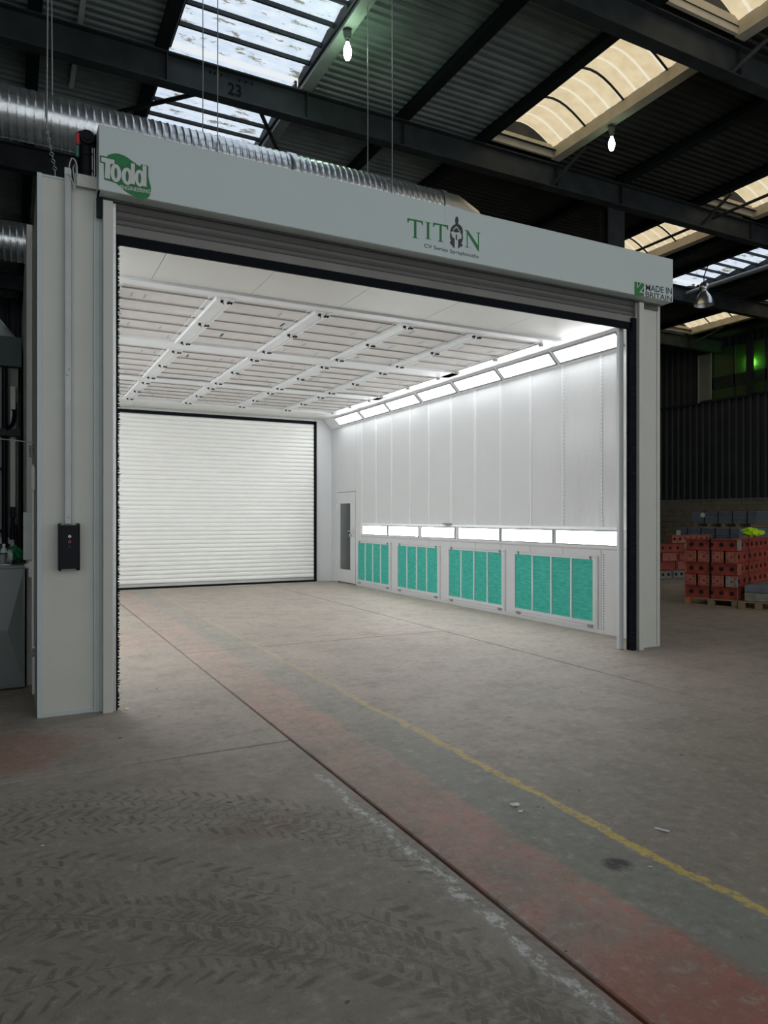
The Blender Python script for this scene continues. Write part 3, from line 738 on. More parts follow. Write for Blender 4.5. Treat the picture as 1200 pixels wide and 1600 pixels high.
for (a,b),r_ in zip(ROW,rn):
    for (xa,xb),b_ in zip(bays,bn):
        t=thing('ceiling_filter','pale fabric ceiling filter in the %s, %s'%(r_,b_),'filter',((xa+xb)/2,(a+b)/2,3.81),'fabric filters set in the booth ceiling')
        # fabric bulging between bars
        nb=5; p_=(b-a)/(nb+.4); vs=[];fs=[]
        ny=36; nx=4
        for j in range(ny+1):
            yy=a+(b-a)*j/ny; ph=((yy-a-.15)/p_)%1
            for i in range(nx+1):
                xx=xa+(xb-xa)*i/nx
                vs.append((xx,yy,3.812-.016*math.sin(PI*ph)**.7 if ph>0 else 3.812))
        for j in range(ny):
            for i in range(nx): q=j*(nx+1)+i; fs.append((q,q+1,q+nx+2,q+nx+1))
        MB().add(vs,fs,True).build('fabric',M['fabric'],t)
        if xb-xa<.3: continue
        for k in range(nb+1):
            yy=a+.15+p_*k
            if yy<b-.01: box('support_bar',M['bar'],t,xa+.01,xb-.01,yy-.008,yy+.008,3.790,3.800)
        m=MB(); rnd=random.Random(int(xa*100+a*10))
        for k in range(5):
            xx=rnd.choice([xa+.12,xb-.13,xa+.25,xb-.3]); yy=a+.15+p_*(rnd.randint(0,4)+.35)
            m.box(xx,xx+.02,yy,yy+p_*.35,3.7925,3.7935)
        m.build('printed_mark',M['tick'],t)
        box('side_clip',M['strip'],t,xb-.055,xb-.045,a+.02,b-.02,3.792,3.802)

# ---- rear roller door
rd=thing('roller_door','closed white slatted roller door at the far end of the booth','door',(2.8,9.75,0))
m=MB(); m.box(-.02,.04,9.72,9.78,.0,3.745); m.box(5.545,5.605,9.72,9.78,0,3.745); m.box(-.02,5.605,9.72,9.78,3.68,3.745); m.build('black_frame',M['black'],rd)
box('floor_seal',M['black'],rd,.04,5.545,9.735,9.775,0,.045)
box('bottom_rail',M['alu'],rd,.04,5.545,9.74,9.77,.045,.10)
pit=.0918; s0=None
prof=[(9.770,0),(9.752,.012),(9.745,.035),(9.745,.058),(9.752,.080),(9.768,pit-.002)]
vs=[];fs=[]
for x in (.04,5.545):
    for y,z in prof: vs.append((x,y,.10+z))
for i in range(5): fs.append((i,i+1,i+7,i+6))
sl=MB().add(vs,fs,False)
for k in range(39):
    if s0 is None: s0=sl.build('slat',M['slat'],rd)
    else:
        c=s0.copy(); COL.objects.link(c); c.parent=rd; c.location=(0,0,pit*k)
box('curtain_backing',M['slat'],rd,.04,5.545,9.771,9.778,.05,3.70)

# ---- front roller door: hood, guides, curtain rolled up
fr=thing('front_roller_door','raised front roller door with wide pale sign box over the booth opening','door',(2.7,0,0))
ZH0,ZH1=3.955,4.445
hood=MB()
hood.cbox(-.15,5.97,-.16,-.145,ZH0,ZH1,c=.004)
hood.box(-.15,5.97,-.146,-.03,ZH0,ZH0+.012)
hood.box(-.15,5.97,-.145,.29,ZH1-.015,ZH1)
hood.box(-.15,-.138,-.145,.29,ZH0,ZH1-.01); hood.box(5.958,5.97,-.145,.29,ZH0,ZH1-.01)
hood.box(-.138,5.958,.05,.29,ZH0+.02,ZH0+.03)
hood=hood.build('sign_box',M['hood'],fr)
# end bracket
MB().prism([(-.03,3.80),(.27,3.86),(.27,3.955),(-.03,3.955)],'x',-.149,-.110).build('end_bracket',M['purlin'],fr)
# guides
def guide(x0,x1,inner,side):
    m=MB(); m.cbox(x0,x1,-.055,.05,0,3.93,c=.003); m.build('guide_rail',M['cream'],fr)
guide(-.108,-.036,0,-1); guide(5.555,5.625,0,1)
cbox('guide_lip',M['alu'],fr,-.036,-.010,-.02,.05,0,3.93,c=.002); cbox('guide_lip',M['alu'],fr,5.535,5.555,-.02,.05,0,3.93,c=.002)
cbox('brush_holder',M['black'],fr,-.010,.004,.0,.05,0,3.75,c=.002); cbox('brush_holder',M['black'],fr,5.47,5.535,-.03,.06,0,3.75,c=.002)
def bristles(x,sgn):
    rnd=random.Random(3); m=MB(); z=.01
    while z<3.66:
        w=rnd.uniform(.008,.016); ln=rnd.uniform(.012,.026)*(1.5 if rnd.random()<.05 else 1); dz=rnd.uniform(-.012,.012); y=rnd.uniform(.012,.035)
        m.add([(x,y,z),(x,y,z+w),(x+sgn*ln,y+rnd.uniform(-.006,.006),z+w/2+dz),(x,y+.006,z+w/2)],[(0,1,2),(1,3,2),(0,2,3)])
        z+=.0055
    o=m.build('brush_bristles',M['black'],fr); o['kind']='stuff'
bristles(.003,1); bristles(5.471,-1)
m=MB(); z=.4
rnd=random.Random(5)
for k in range(30):
    z=rnd.uniform(.1,3.6); m.tube([(5.468,-.031,z),(5.52,-.034,z+rnd.uniform(-.02,.02))],.0016,4)
m.build('frayed_bristle',M['steel'],fr)['kind']='stuff'
# inner white return right of the opening
cbox('inner_return',M['white'],booth,5.40,5.47,.10,.14,0,3.8,c=.002)
# rolled curtain: visible slats, bottom rail, rubber seal
for k in range(3):
    z=3.775+k*.062
    MB().prism([(.03,z),(.018,z+.02),(.018,z+.045),(.03,z+.060),(.034,z+.060),(.034,z)],'x',-.01,5.54).build('slat',M['fslat'],fr)
cbox('bottom_rail',M['rail'],fr,-.01,5.54,-.005,.035,3.70,3.775,c=.004)
cbox('rubber_seal',M['black'],fr,-.01,5.54,.0,.03,3.625,3.70,c=.004)
MB().tube([(-.1,.13,4.2),(5.9,.13,4.2)],.12,16).build('curtain_roll',M['fslat'],fr)
box('soffit',M['fslat'],fr,-.12,5.95,.035,.11,3.90,3.95)

# ---- front posts of the booth
def post(x0,x1,side):
    m=MB(); m.cbox(x0,x1,.05,.10,.0,4.065 if side<0 else 3.955,c=.003); m.build('front_post_panel',M['cream'],booth)
post(-.555,-.10,-1); post(5.625,5.985,1)
m=MB(); m.box(-.563,-.525,.040,.06,0,4.08); m.box(-.563,-.559,.040,.12,0,4.08); m.box(-.525,-.165,.040,.05,0,.022); m.box(-.525,-.37,.042,.10,4.06,4.075); m.build('corner_trim',M['trim'],booth)
m=MB(); m.box(-.165,-.108,.030,.05,0,3.95); m.box(-.150,-.146,.024,.03,0,3.95); m.box(-.130,-.126,.024,.03,0,3.95); m.build('joint_trim',M['trim'],booth)
m=MB(); m.box(5.94,5.99,.040,.05,0,3.955); m.box(5.986,5.99,.04,.12,0,3.955); m.box(5.625,5.94,.042,.05,0,.015); m.build('corner_trim',M['cream'],booth)
# side plenum outside left wall
m=MB(); m.cbox(-.610,-.563,1.25,8.5,0,4.12,c=.003); m.build('side_plenum',M['cream'],booth)
box('plenum_seam',M['bar'],booth,-.6112,-.610,1.30,1.31,0,4.1)

# ---- cable trunking and control box
t=thing('cable_trunking','narrow aluminium cable trunking running down the left booth post','trunking',(-.347,.03,1.45))
m=MB(); m.cbox(-.371,-.325,.008,.05,1.45,4.135,c=.003); m.build('channel',M['rail2'],t)
m=MB(); m.box(-.3735,-.371,.0,.052,1.45,4.14); m.box(-.371,-.330,.0,.006,4.09,4.14); m.tube([(-.349,-.002,4.112),(-.349,.006,4.112)],.009,8); m.build('edge_fold',M['trim'],t)
m=MB()
for x,z in ((-.342,2.62),(-.356,2.575),(-.345,1.50)): m.tube([(x,.003,z),(x,.009,z)],.006,8)
m.build('screw',M['bar'],t)
t=thing('control_box','black wall-mounted control box with round buttons on the left post','control box',(-.344,0,1.11))
m=MB(); m.cbox(-.412,-.276,-.045,.05,1.115,1.440,c=.004); m.box(-.418,-.410,-.05,.05,1.108,1.448); m.box(-.278,-.270,-.05,.05,1.108,1.448)
for x in (-.415,-.290): 
    m.box(x,x+.018,-.035,.045,1.448,1.456); m.box(x,x+.018,-.035,.045,1.100,1.108)
hs=m.build('housing',M['blackp'],t)
MB().tube([(-.342,-.045,1.358),(-.342,-.052,1.358)],.011,16).build('open_button',M['paper'],hs)
text_on('arrow_mark','0',M['ink'],hs,-.3455,-.3385,1.352,1.364,-.0525,0)
MB().tube([(-.342,-.045,1.318),(-.342,-.053,1.318)],.012,16).build('stop_button',M['redbtn'],hs)
MB().tube([(-.342,-.045,1.280),(-.342,-.051,1.280)],.010,16).build('close_button',M['steel'],hs)

# ---- door motor
t=thing('door_motor','black door motor with red and green levers at the sign box left end','motor',(-.2,.07,4.1))
m=MB()
m.tube([(-.215,.08,4.12),(-.215,.08,4.36)],[.066,.062],18)
m.tube([(-.215,.08,4.15),(-.215,.08,4.17)],.072,18); m.tube([(-.215,.08,4.28),(-.215,.08,4.30)],.072,18)
m.cbox(-.285,-.150,.02,.16,4.33,4.46,c=.02)
mh=m.build('housing',M['blackp'],t)
m=MB(); m.tube([(-.215,-.01,4.405),(-.215,.06,4.405)],.052,20); m.tube([(-.215,-.02,4.405),(-.215,.0,4.405)],.028,16); m.build('gear_cover',M['blackp'],mh)
m=MB(); m.tube([(-.155,.08,4.385),(-.128,.08,4.385)],.085,22); m.build('drive_disc',M['black'],t)
cbox('red_lever',M['redbit'],t,-.297,-.268,.0,.03,4.335,4.425,c=.004)
cbox('green_lever',M['greenbit'],t,-.297,-.272,.005,.035,4.245,4.333,c=.004)
m=MB(); m.box(-.165,-.160,.03,.05,4.12,4.36); m.box(-.180,-.176,.02,.04,4.12,4.34); m.build('bright_strip',M['alu'],t)
cb=[]
for i in range(15):
    a=i/14*PI*1.05
    cb.append((-.315+.028*math.cos(a+.2)-.0,.0,4.165+.055*math.sin(a)+(.0 if i<8 else -.01*(i-7))))
m=MB(); m.tube([(-.29,.0,4.06),(-.285,.0,4.12)]+cb+[(-.325,.0,4.06),(-.305,.0,3.99)],.0045,6); m.tube([(-.300,.01,4.0),(-.315,.01,4.15),(-.300,.01,4.19),(-.29,.01,4.12)],.004,6); m.build('cable_loop',M['pale'],t)
tag(MB().cbox(-.300,-.140,.0,.016,4.02,4.115,c=.004).box(-.300,-.290,.0,.06,4.02,4.115).box(-.245,-.238,-.004,.001,4.085,4.108).box(-.255,-.248,-.004,.001,4.03,4.05).build('motor_bracket',M['cream'],None,(-.22,.01,4.02)),'pale steel plate bracket under the black door motor','bracket')

# ---- signs on the sign box
YS=-.1615
def decal(name,m,parent,polys,conv,y=YS):
    mb=MB()
    for P in polys:
        ps=[conv(*q) for q in P]
        mb.add([(a,y,b) for a,b in ps],[tuple(range(len(ps)))])
    return mb.build(name,m,parent)
def cv(sc,ox,oy):
    def f(u,v):
        p=at(ox+u/sc,oy+v/sc,-.16); return (p[0],p[2])
    return f
c1=cv(6.6667,90,180)
def smooth(P,n=3):
    out=[]; L_=len(P)
    for i in range(L_):
        p0,p1,p2,p3=P[i-1],P[i],P[(i+1)%L_],P[(i+2)%L_]
        for k in range(n):
            t_=k/n
            out.append(tuple(.5*((2*b)+(-a+c)*t_+(2*a-5*b+4*c-d)*t_*t_+(-a+3*b-3*c+d)*t_**3) for a,b,c,d in zip(p0,p1,p2,p3)))
    return out
import mathutils
def tess(poly2d):
    return mathutils.geometry.tessellate_polygon([[Vector((a,b,0)) for a,b in L_] for L_ in poly2d])
def decal_tess(name,m,parent,loops,conv,y=YS):
    """each item of loops: list of closed loops (outer, holes)"""
    mb=MB()
    for LL in loops:
        tri=tess(LL); flat=[q for L_ in LL for q in L_]
        mb.add([(conv(*q)[0],y,conv(*q)[1]) for q in flat],[tuple(f) for f in tri])
    return mb.build(name,m,parent)
blob=smooth([(510,440),(560,405),(625,400),(700,425),(760,465),(820,510),(900,560),(940,620),(955,690),(972,750),(968,820),(940,862),(890,875),(830,862),(760,828),(700,790),(655,745),(600,700),(540,600)])
decal_tess('green_blob',M['green'],hood,[[blob]],c1)
# outline block behind the word
outl=[(440,418),(606,455),(606,500),(640,520),(700,540),(752,500),(752,485),(812,498),(815,530),(862,540),(865,512),(945,530),(945,770),(905,765),(840,745),(775,735),(715,725),(660,700),(600,708),(555,690),(485,672),(480,505),(440,490)]
decal_tess('word_outline',M['green2'],hood,[[outl]],c1,YS-.0008)
def ring(cx_,cy_,rx,ry,ix,iy,n=28,sk=.0):
    o=[(cx_+rx*math.cos(2*PI*i/n),cy_+ry*math.sin(2*PI*i/n)+sk*rx*math.cos(2*PI*i/n)) for i in range(n)]
    h=[(cx_+ix*math.cos(-2*PI*i/n),cy_+iy*math.sin(-2*PI*i/n)+sk*ix*math.cos(2*PI*i/n)) for i in range(n)]
    return [o,h]
def quadstem(x0,x1,y0,y1,sk=.24): return [[(x0,y0),(x1,y0+(x1-x0)*sk),(x1,y1+(x1-x0)*sk),(x0,y1)]]
decal_tess('word_todd',M['letter'],hood,[
 [[(455,436),(592,468),(592,515),(549,506),(545,668),(492,655),(498,494),(455,484)]],
 ring(606,605,56,94,15,58,sk=.2), ring(724,638,58,90,16,56,sk=.2), ring(854,658,52,88,15,54,sk=.2)],c1,YS-.0016)
decal_tess('letter_stems',M['letter'],hood,[quadstem(764,804,500,716),quadstem(884,926,522,740)],c1,YS-.0024)
def text_skew(name,txt,m,parent,conv,u0,v0,u1,v1,h0,h1,y,bold=0.):
    """text whose baseline runs from (u0,v0) to (u1,v1) on the sign as photographed; h = letter heights at the ends"""
    vs,fs=text_mesh(txt,bold)
    A=conv(u0,v0);B=conv(u1,v1);C_=conv(u0,v0-h0)
    H=C_[1]-A[1]
    return MB().add([(A[0]+(B[0]-A[0])*u,y,(A[1]+(B[1]-A[1])*u)+H*v) for u,v in vs],fs).build(name,m,parent)
text_skew('word_engineering','ENGINEERING',M['letter'],hood,c1,650,768,968,820,42,34,YS-.0016,.012)
c2=cv(8.,620,330)
def serifT(x,y,w,h,sw,sk=.20):
    def q(a,b): return (x+a,y+b+a*sk)
    return [[q(0,0),q(w,0),q(w,h*.24),q(w*.94,h*.24),q(w*.88,h*.10),q(w*.5+sw/2,h*.08),q(w*.5+sw/2,h*.94),q(w*.5+sw*1.5,h),q(w*.5-sw*1.5,h),q(w*.5-sw/2,h*.94),q(w*.5-sw/2,h*.08),q(w*.12,h*.10),q(w*.06,h*.24),q(0,h*.24)]]
def serifI(x,y,w,h,sw,sk=.20):
    def q(a,b): return (x+a,y+b+a*sk)
    return [[q(0,0),q(w,0),q(w/2+sw/2,h*.06),q(w/2+sw/2,h*.94),q(w,h),q(0,h),q(w/2-sw/2,h*.94),q(w/2-sw/2,h*.06)]]
def serifN(x,y,w,h,sw,sk=.20):
    def q(a,b): return (x+a,y+b+a*sk)
    return [[q(0,0),q(w*.22,0),q(w*.82,h*.74),q(w*.82,h*.06),q(w*.70,0),q(w,0),q(w*.88,h*.06),q(w*.88,h*1.12),q(w*.82,h*1.08),q(w*.20,h*.22),q(w*.20,h*.94),q(w*.32,h),q(0,h),q(w*.14,h*.94),q(w*.14,h*.10)]]
for g_ in (serifT(132,86,195,232,30),serifI(348,130,85,212,30),serifT(452,142,190,222,28),serifN(845,232,205,215,10)): decal_tess('letter',M['green'],hood,[g_],c2)
# helmet emblem between the letters
plume=smooth([(735,160),(728,110),(735,75),(748,66),(762,76),(770,112),(764,162)],3)
dome=smooth([(676,262),(668,235),(690,190),(725,165),(750,160),(790,172),(818,215),(825,270),(806,300),(790,262),(740,268),(700,250)],2)
chL=[(668,262),(680,270),(690,320),(722,345),(722,462),(700,450),(688,425),(668,410),(662,380),(678,372),(664,330)]
chR=[(824,285),(812,290),(806,345),(765,352),(765,468),(786,455),(800,440),(820,445),(822,415),(806,408),(826,350)]
nose=[(736,290),(752,292),(752,358),(744,366),(736,356)]
ban=[(690,255),(700,262),(745,215),(795,278),(800,270),(748,188)]
decal_tess('helmet_emblem',M['ink'],hood,[[plume],[dome],[chL],[chR],[nose]],c2)
decal_tess('helmet_chevron',M['letter'],hood,[[[(700,232),(745,186),(796,258),(786,262),(745,204),(708,238)]],[[(694,285),(728,300),(728,335),(700,320)]],[[(760,300),(804,300),(800,345),(760,342)]]],c2,YS-.001)
text_skew('word_cv_series','CV Series Spraybooths',M['ink'],hood,c2,342,466,1022,606,62,62,YS,.006)
c3=cv(12.,970,430)
text_skew('word_made_in','MADE IN',M['ink'],hood,c3,466,285,958,362,120,105,YS,.016)
text_skew('word_britain','BRITAIN',M['ink'],hood,c3,462,405,956,497,105,100,YS,.016)
decal_tess('green_arrow',M['green'],hood,[[[(255,120),(305,128),(305,245),(395,140),(432,160),(432,215),(345,320),(430,335),(430,398),(255,372)]]],c3)
decal_tess('arrow_shadow',M['ink'],hood,[[[(318,135),(370,142),(320,210)]],[[(432,240),(432,315),(380,305)]]],c3,YS-.001)
sc=MB()
for (u,v) in ((38,92),(38,275),(38,455),(600,20),(600,565),(1130,150),(1130,325),(1125,505)):
    p=at(620+u/8.,330+v/8.,-.16); sc.tube([(p[0],-.1585,p[2]),(p[0],-.1625,p[2])],.006,8)
sc.build('rivet',M['hood'],hood)
box('sign_joint',M['bar'],hood,*[at(695.5,400,-.16)[0]-.0006,at(695.5,400,-.16)[0]+.0006],-.1606,-.1600,ZH0+.01,ZH1-.01)

# ---- ducts
def spiral_duct(p0,p1,R,pitch,name,lb,cat='duct'):
    p0=Vector(p0);p1=Vector(p1);d=(p1-p0);Ln=d.length;d.normalize()
    u=d.cross(Vector((0,0,1))).normalized();w=u.cross(d).normalized()
    n=32;ns=int(Ln/pitch*8);vs=[];fs=[]
    for i in range(ns+1):
        s=Ln*i/ns
        for k in range(n):
            th=2*PI*k/n; ph=(s/pitch+th/(2*PI))%1
            r=R+(.009*math.exp(-((ph-.5)/.10)**2))
            vs.append(p0+d*s+(u*math.cos(th)+w*math.sin(th))*r)
    for i in range(ns):
        for k in range(n): fs.append((i*n+k,i*n+(k+1)%n,(i+1)*n+(k+1)%n,(i+1)*n+k))
    return MB().add(vs,fs,True)
DY,DZ=2.5,5.71
t=thing('ventilation_duct','long shiny ribbed galvanised duct hanging behind the sign box','duct',(1,DY,DZ))
spiral_duct((-6,DY,DZ),(2.28,DY,DZ),.255,.08,'','').build('duct_pipe',M['galv'],t)
spiral_duct((2.32,DY,DZ),(4.42,DY,DZ),.255,.08,'','').build('duct_pipe',M['galv'],t)
MB().tube([(2.25,DY,DZ),(2.25,DY,DZ),(2.35,DY,DZ)],.270,32,cap=False).build('coupling_ring',M['galv'],t)
MB().tube([(4.42,DY,DZ),(4.50,DY,DZ)],.272,32,cap=False).build('coupling_ring',M['alu'],t)
el=[(4.50,DY,DZ),(4.68,DY,DZ),(4.92,DY,DZ-.10),(5.10,DY,DZ-.30),(5.14,DY,DZ-.60),(5.14,DY,4.84)]
MB().tube(el,[.255,.255,.25,.25,.25,.25],24).build('elbow',M['alu'],t)
t=thing('ventilation_duct','lower ribbed galvanised duct at left edge beside the booth corner','duct',(-1,5,5.2))
spiral_duct((-6,5,5.22),(.2,5,5.22),.26,.08,'','').build('duct_pipe',M['galv'],t)
MB().tube([(.2,5,5.22),(.45,5,5.20),(.6,5,5.0),(.62,5,4.83)],.26,20).build('elbow',M['alu'],t)
# hanging wires
def wire(x,y,z0,z1,lb,r=.006):
    m=MB().tube([(x,y,z0),(x+.003,y,(z0+z1)/2),(x,y,z1)],r,6); m.tube([(x,y,z0),(x,y,z0+.04)],r*1.8,6)
    tag(m.build('hanging_wire',M['wire'],None,(x,y,z1)),lb,'wire','steel wires holding up the duct')
def wx(px,y): return at(px,400,y)[0]
wire(wx(317,2.75),2.76,5.78,8.4,'thin steel wire left of number 23, ending behind the duct')
wire(wx(340,2.23),2.235,5.60,8.4,'thin steel wire right beside it, passing in front of the duct')
wire(wx(575,2.75),2.76,5.78,8.4,'thin steel wire right of glowing bulb, ending behind the duct')
wire(wx(613,2.23),2.235,5.55,8.4,'thin steel wire farther right, passing in front of the duct')
m=MB(); xa=wx(73,2.23); xb=wx(82,2.76)
m.tube([(wx(76,2.23),2.23,8.4),(xa,2.23,5.45)],.008,6); tag(m.build('hanging_wire',M['wire'],None,(xa,2.23,8.4)),'left of the two pale wires at the top left, holding the duct','wire','steel wires holding up the duct')
m=MB(); m.tube([(wx(79,2.76),2.76,8.4),(xb,2.76,5.8)],.008,6); tag(m.build('hanging_wire',M['wire'],None,(xb,2.76,8.4)),'right of the two pale wires at the top left, ending at the duct top','wire','steel wires holding up the duct')
# perforated hanger strap / spring
p=at(72,198,1.0); q=at(86,266,1.0)
m=MB(); pts=[]
t=thing('hanging_chain','short pale chain hanging down to the top of the left booth post','chain',(q[0],1.0,q[2]))
P,Q=Vector(p),Vector(q)
for i in range(12):
    a=P.lerp(Q,i/12);b=P.lerp(Q,(i+.95)/12); c_=(a+b)/2; r=(b-a).length/2
    lk=[]
    for k in range(9):
        th=2*PI*k/8; s=(b-a).normalized(); 
        side=Vector((1,0,0)) if i%2 else Vector((0,1,0))
        lk.append(c_+s*math.cos(th)*r+side*math.sin(th)*.016)
    MB().tube(lk,.005,5,cap=False).build('link',M['wire'],t)
MB().tube([Q,(Q.x,1.0,4.06)],.006,6).build('rod',M['wire'],t)

# ============================================================ left side equipment
t=thing('steel_tank','dark grey folded steel cabinet behind the left post','cabinet',(-1.6,1.6,0))
FY=1.10
m=MB(); m.box(-3.2,-.625,FY+.02,2.2,.02,1.06); m.build('body',M['tank'],t)
a_=at(45,915,FY);b_=at(12,985,FY);c_=at(47,1068,FY);d_=at(0,965,FY)
v=[(-.625,FY,1.06),(-.640,FY-.0,.97),(b_[0],FY-.035,b_[2]),(-.635,FY-.0,.06),(-.625,FY+.01,.02),(-3.2,FY,.02),(-3.2,FY,1.06),(-1.3,FY,1.06),(-1.1,FY,.02)]
m=MB(); m.add(v,[(0,1,2,7),(1,4,2) if False else (1,3,2),(3,4,8,2),(7,2,8,5,6),(0,4,3,1)]); m.build('folded_front',M['tank'],t)
cbox('worktop',M['tank'],t,-3.2,-.62,FY-.01,2.25,1.055,1.085)
# white side conduit with fixings
t=thing('white_conduit','white vertical conduit with end fixings on the booth left side','conduit',(-.585,.47,.3))
MB().tube([(-.577,.47,.44),(-.577,.47,1.92)],.009,10).build('pipe',M['paper'],t)
cbox('upper_fixing',M['paper'],t,-.590,-.563,.44,.52,1.72,1.90); cbox('lower_fixing',M['pale'],t,-.585,-.563,.40,.50,.10,.40)
MB().tube([(-.572,.42,.47),(-.577,.47,.45),(-.573,.43,.38)],.008,8).build('hook',M['paper'],t)
t=thing('wall_box','flat pale grey switch box on the booth left side','electrical box',(-.59,1.0,1.1))
cbox('cover',M['pale'],t,-.640,-.564,1.05,1.07,1.13,1.545); cbox('body',M['unit'],t,-.635,-.564,1.07,1.20,1.13,1.545)
t=thing('lever_handle','white lever handle below the pale switch box','handle',(-.59,.95,1.05))
m=MB(); m.cbox(-.600,-.563,.90,.97,.99,1.13,c=.006); m.tube([(-.60,.93,1.09),(-.625,.92,1.085)],.022,12); m.build('lever',M['paper'],t)
t=thing('tension_spring','small coil spring fixed to a thin rod at the booth left side','spring',(-.58,.6,2.0))
sp_=[]
for i in range(60):
    a=i/59*2*PI*5; sp_.append((-.585+.018*math.cos(a),.5+.018*math.sin(a),1.98+.10*i/59))
MB().tube(sp_,.004,5).build('coil',M['wire'],t)
MB().tube([(-.565,.5,2.10),(-.75,.55,2.12),(-.95,.6,2.13)],.005,6).build('rod',M['wire'],t)
# extract unit behind
t=thing('extract_unit','tall grey-green extract unit with round cowl, at the left edge','machine',(-1.8,3.6,0))
cbox('body',M['unit'],t,-3.4,-.66,3.4,5.2,0,3.25); 
cbox('top_band',M['dteal'],t,-3.4,-.63,3.3,5.25,3.22,3.56)
cw=[(-.60,3.9,3.40),(-.66,3.9,3.62),(-.78,3.9,3.78),(-.95,3.9,3.84),(-1.2,3.9,3.80)]
MB().tube([(-.90,3.95,3.50),(-.90,3.95,3.60),(-.96,3.95,3.68),(-1.12,3.95,3.70),(-1.6,3.95,3.68)],[.235,.25,.25,.25,.24],20).build('cowl',M['pale'],t)
m=MB(); m.tube([(-.80,3.30,.9),(-.80,3.30,3.2)],.03,8); m.tube([(-.80,3.30,2.05),(-1.6,3.30,2.05)],.012,8); m.tube([(-.80,3.30,1.35),(-1.6,3.30,1.33)],.015,8); m.build('black_pipe',M['blackp'],t)
cbox('cable_tray',M['steel'],t,-1.6,-.64,3.22,3.30,2.42,2.50); cbox('white_rail',M['pale'],t,-1.6,-.74,3.32,3.40,1.20,1.27)
cbox('beige_riser',M['cream'],t,-.745,-.69,3.32,3.42,1.1,3.0); cbox('lower_panel',M['dteal'],t,-1.8,-.66,3.38,3.40,.9,1.2)
MB().tube([(-.70,3.25,2.8),(-.70,3.22,2.65),(-.72,3.22,2.55),(-.78,3.24,2.48)],.022,8).build('black_hose',M['black'],t)
m=MB(); m.cbox(-.74,-.69,3.2,3.3,2.72,2.84); m.build('junction_box',M['pale'],t)
m=MB(); m.tube([(-.72,3.2,1.52),(-.72,3.2,1.25)],[.02,.035],8); m.tube([(-.69,3.2,1.42),(-.68,3.2,1.10)],.02,8); m.cbox(-.75,-.69,3.15,3.25,1.50,1.62); m.build('valve',M['blackp'],t)
# things on the tank
def at2(px,Y): return at(px,880,Y)[0]
x=at2(6,1.35); t=thing('plastic_bottle','clear plastic bottle with blue label and white cap on the tank','bottle',(x,1.35,1.085))
pr=[(.028,0),(.030,.01),(.030,.11),(.026,.125),(.012,.15),(.012,.158)]
MB().tube([(x,1.35,1.085+h) for r,h in pr],[r for r,h in pr],14).build('body',M['pale'],t)
MB().tube([(x,1.35,1.085+.158),(x,1.35,1.085+.178)],.014,12).build('cap',M['paper'],t)
MB().tube([(x,1.35,1.085+.055),(x,1.35,1.085+.100)],.0312,14,cap=False).build('label',M['blue'],t)
x=at2(4,1.2); tag(MB().tube([(x,1.2,1.085),(x,1.2,1.165),(x,1.2,1.175)],[.028,.030,.026],12).build('glass_jar',M['unit'],None,(x,1.2,1.085)),'small grey jar in front of the clear bottle','jar')
AMP=[.22]
def lump(name,m_,c,r,lb,cat,seed):
    rnd=random.Random(seed); vs=[];fs=[];n=14;k=8
    for i in range(k+1):
        th=PI*i/k
        for j in range(n):
            ph=2*PI*j/n; q=1+rnd.uniform(-AMP[0],AMP[0])
            vs.append((c[0]+r[0]*math.sin(th)*math.cos(ph)*q,c[1]+r[1]*math.sin(th)*math.sin(ph)*q,max(c[2],c[2]+r[2]*(.5+.5*math.cos(th)*q))))
    for i in range(k):
        for j in range(n): fs.append((i*n+j,i*n+(j+1)%n,(i+1)*n+(j+1)%n,(i+1)*n+j))
    return tag(MB().add(vs,fs).build(name,m_,None,c),lb,cat)
lump('plastic_bag',M['bag'],(at2(21,1.5),1.5,1.086),(.075,.07,.15),'crumpled green plastic bag on the tank behind the bottle','bag',2)
lump('plastic_bag',M['pale'],(at2(15,1.36),1.36,1.086),(.030,.03,.12),'pale translucent bag between bottle and green bag','bag',4)
lump('red_cloth',M['redbit'],(at2(34,1.7),1.7,1.086),(.04,.03,.05),'small dull red rag on the tank top right end','cloth',5)
x=at2(5,1.12); tag(MB().cbox(x-.25,x+.055,1.10,1.20,1.086,1.094,c=.002).build('paper_sheet',M['paper'],None,(x,1.15,1.086)),'white sheet lying on the front edge of the tank','paper')

# ============================================================ right side: pallets and stacked steel
R90=Matrix.Rotation(math.radians(24.1),4,'Z')
def girder(L_,holes,mt,par,plates=(True,True),h=.195,w=.19):
    """hollow-web girder along +x from origin; local coords"""
    g=MB(); t_=.012
    g.box(0,L_,0,w,0,t_); g.box(0,L_,0,w,h-t_,h); g.box(.012,L_-.012,w*.35,w*.35+.01,t_,h-t_)
    return g
def stack(name,lb,loc,rot,layers,La,Lb,mats,grp):
    """La: length of the left-hand face (local y), Lb: length of the front face (local x). local origin at the near corner"""
    out=[]
    return out
PC=Vector((9.89,1.90,0)); ang=math.radians(20)
# local frame: u along the right-hand face (+x rotated), v along the left-hand face
U=Vector((math.cos(ang),math.sin(ang),0)); V=Vector((-math.sin(ang),math.cos(ang),0))
def rotbuild(mb,name,mt,parent):
    return mb.build(name,mt,parent)
def placed(name,lb,cat,loc,rz,grp):
    o=thing(name,lb,cat,(0,0,0),grp); o['_']=0; del o['_']; return o
def finish(o,loc,rz): o.location=loc; o.rotation_euler=(0,0,rz)
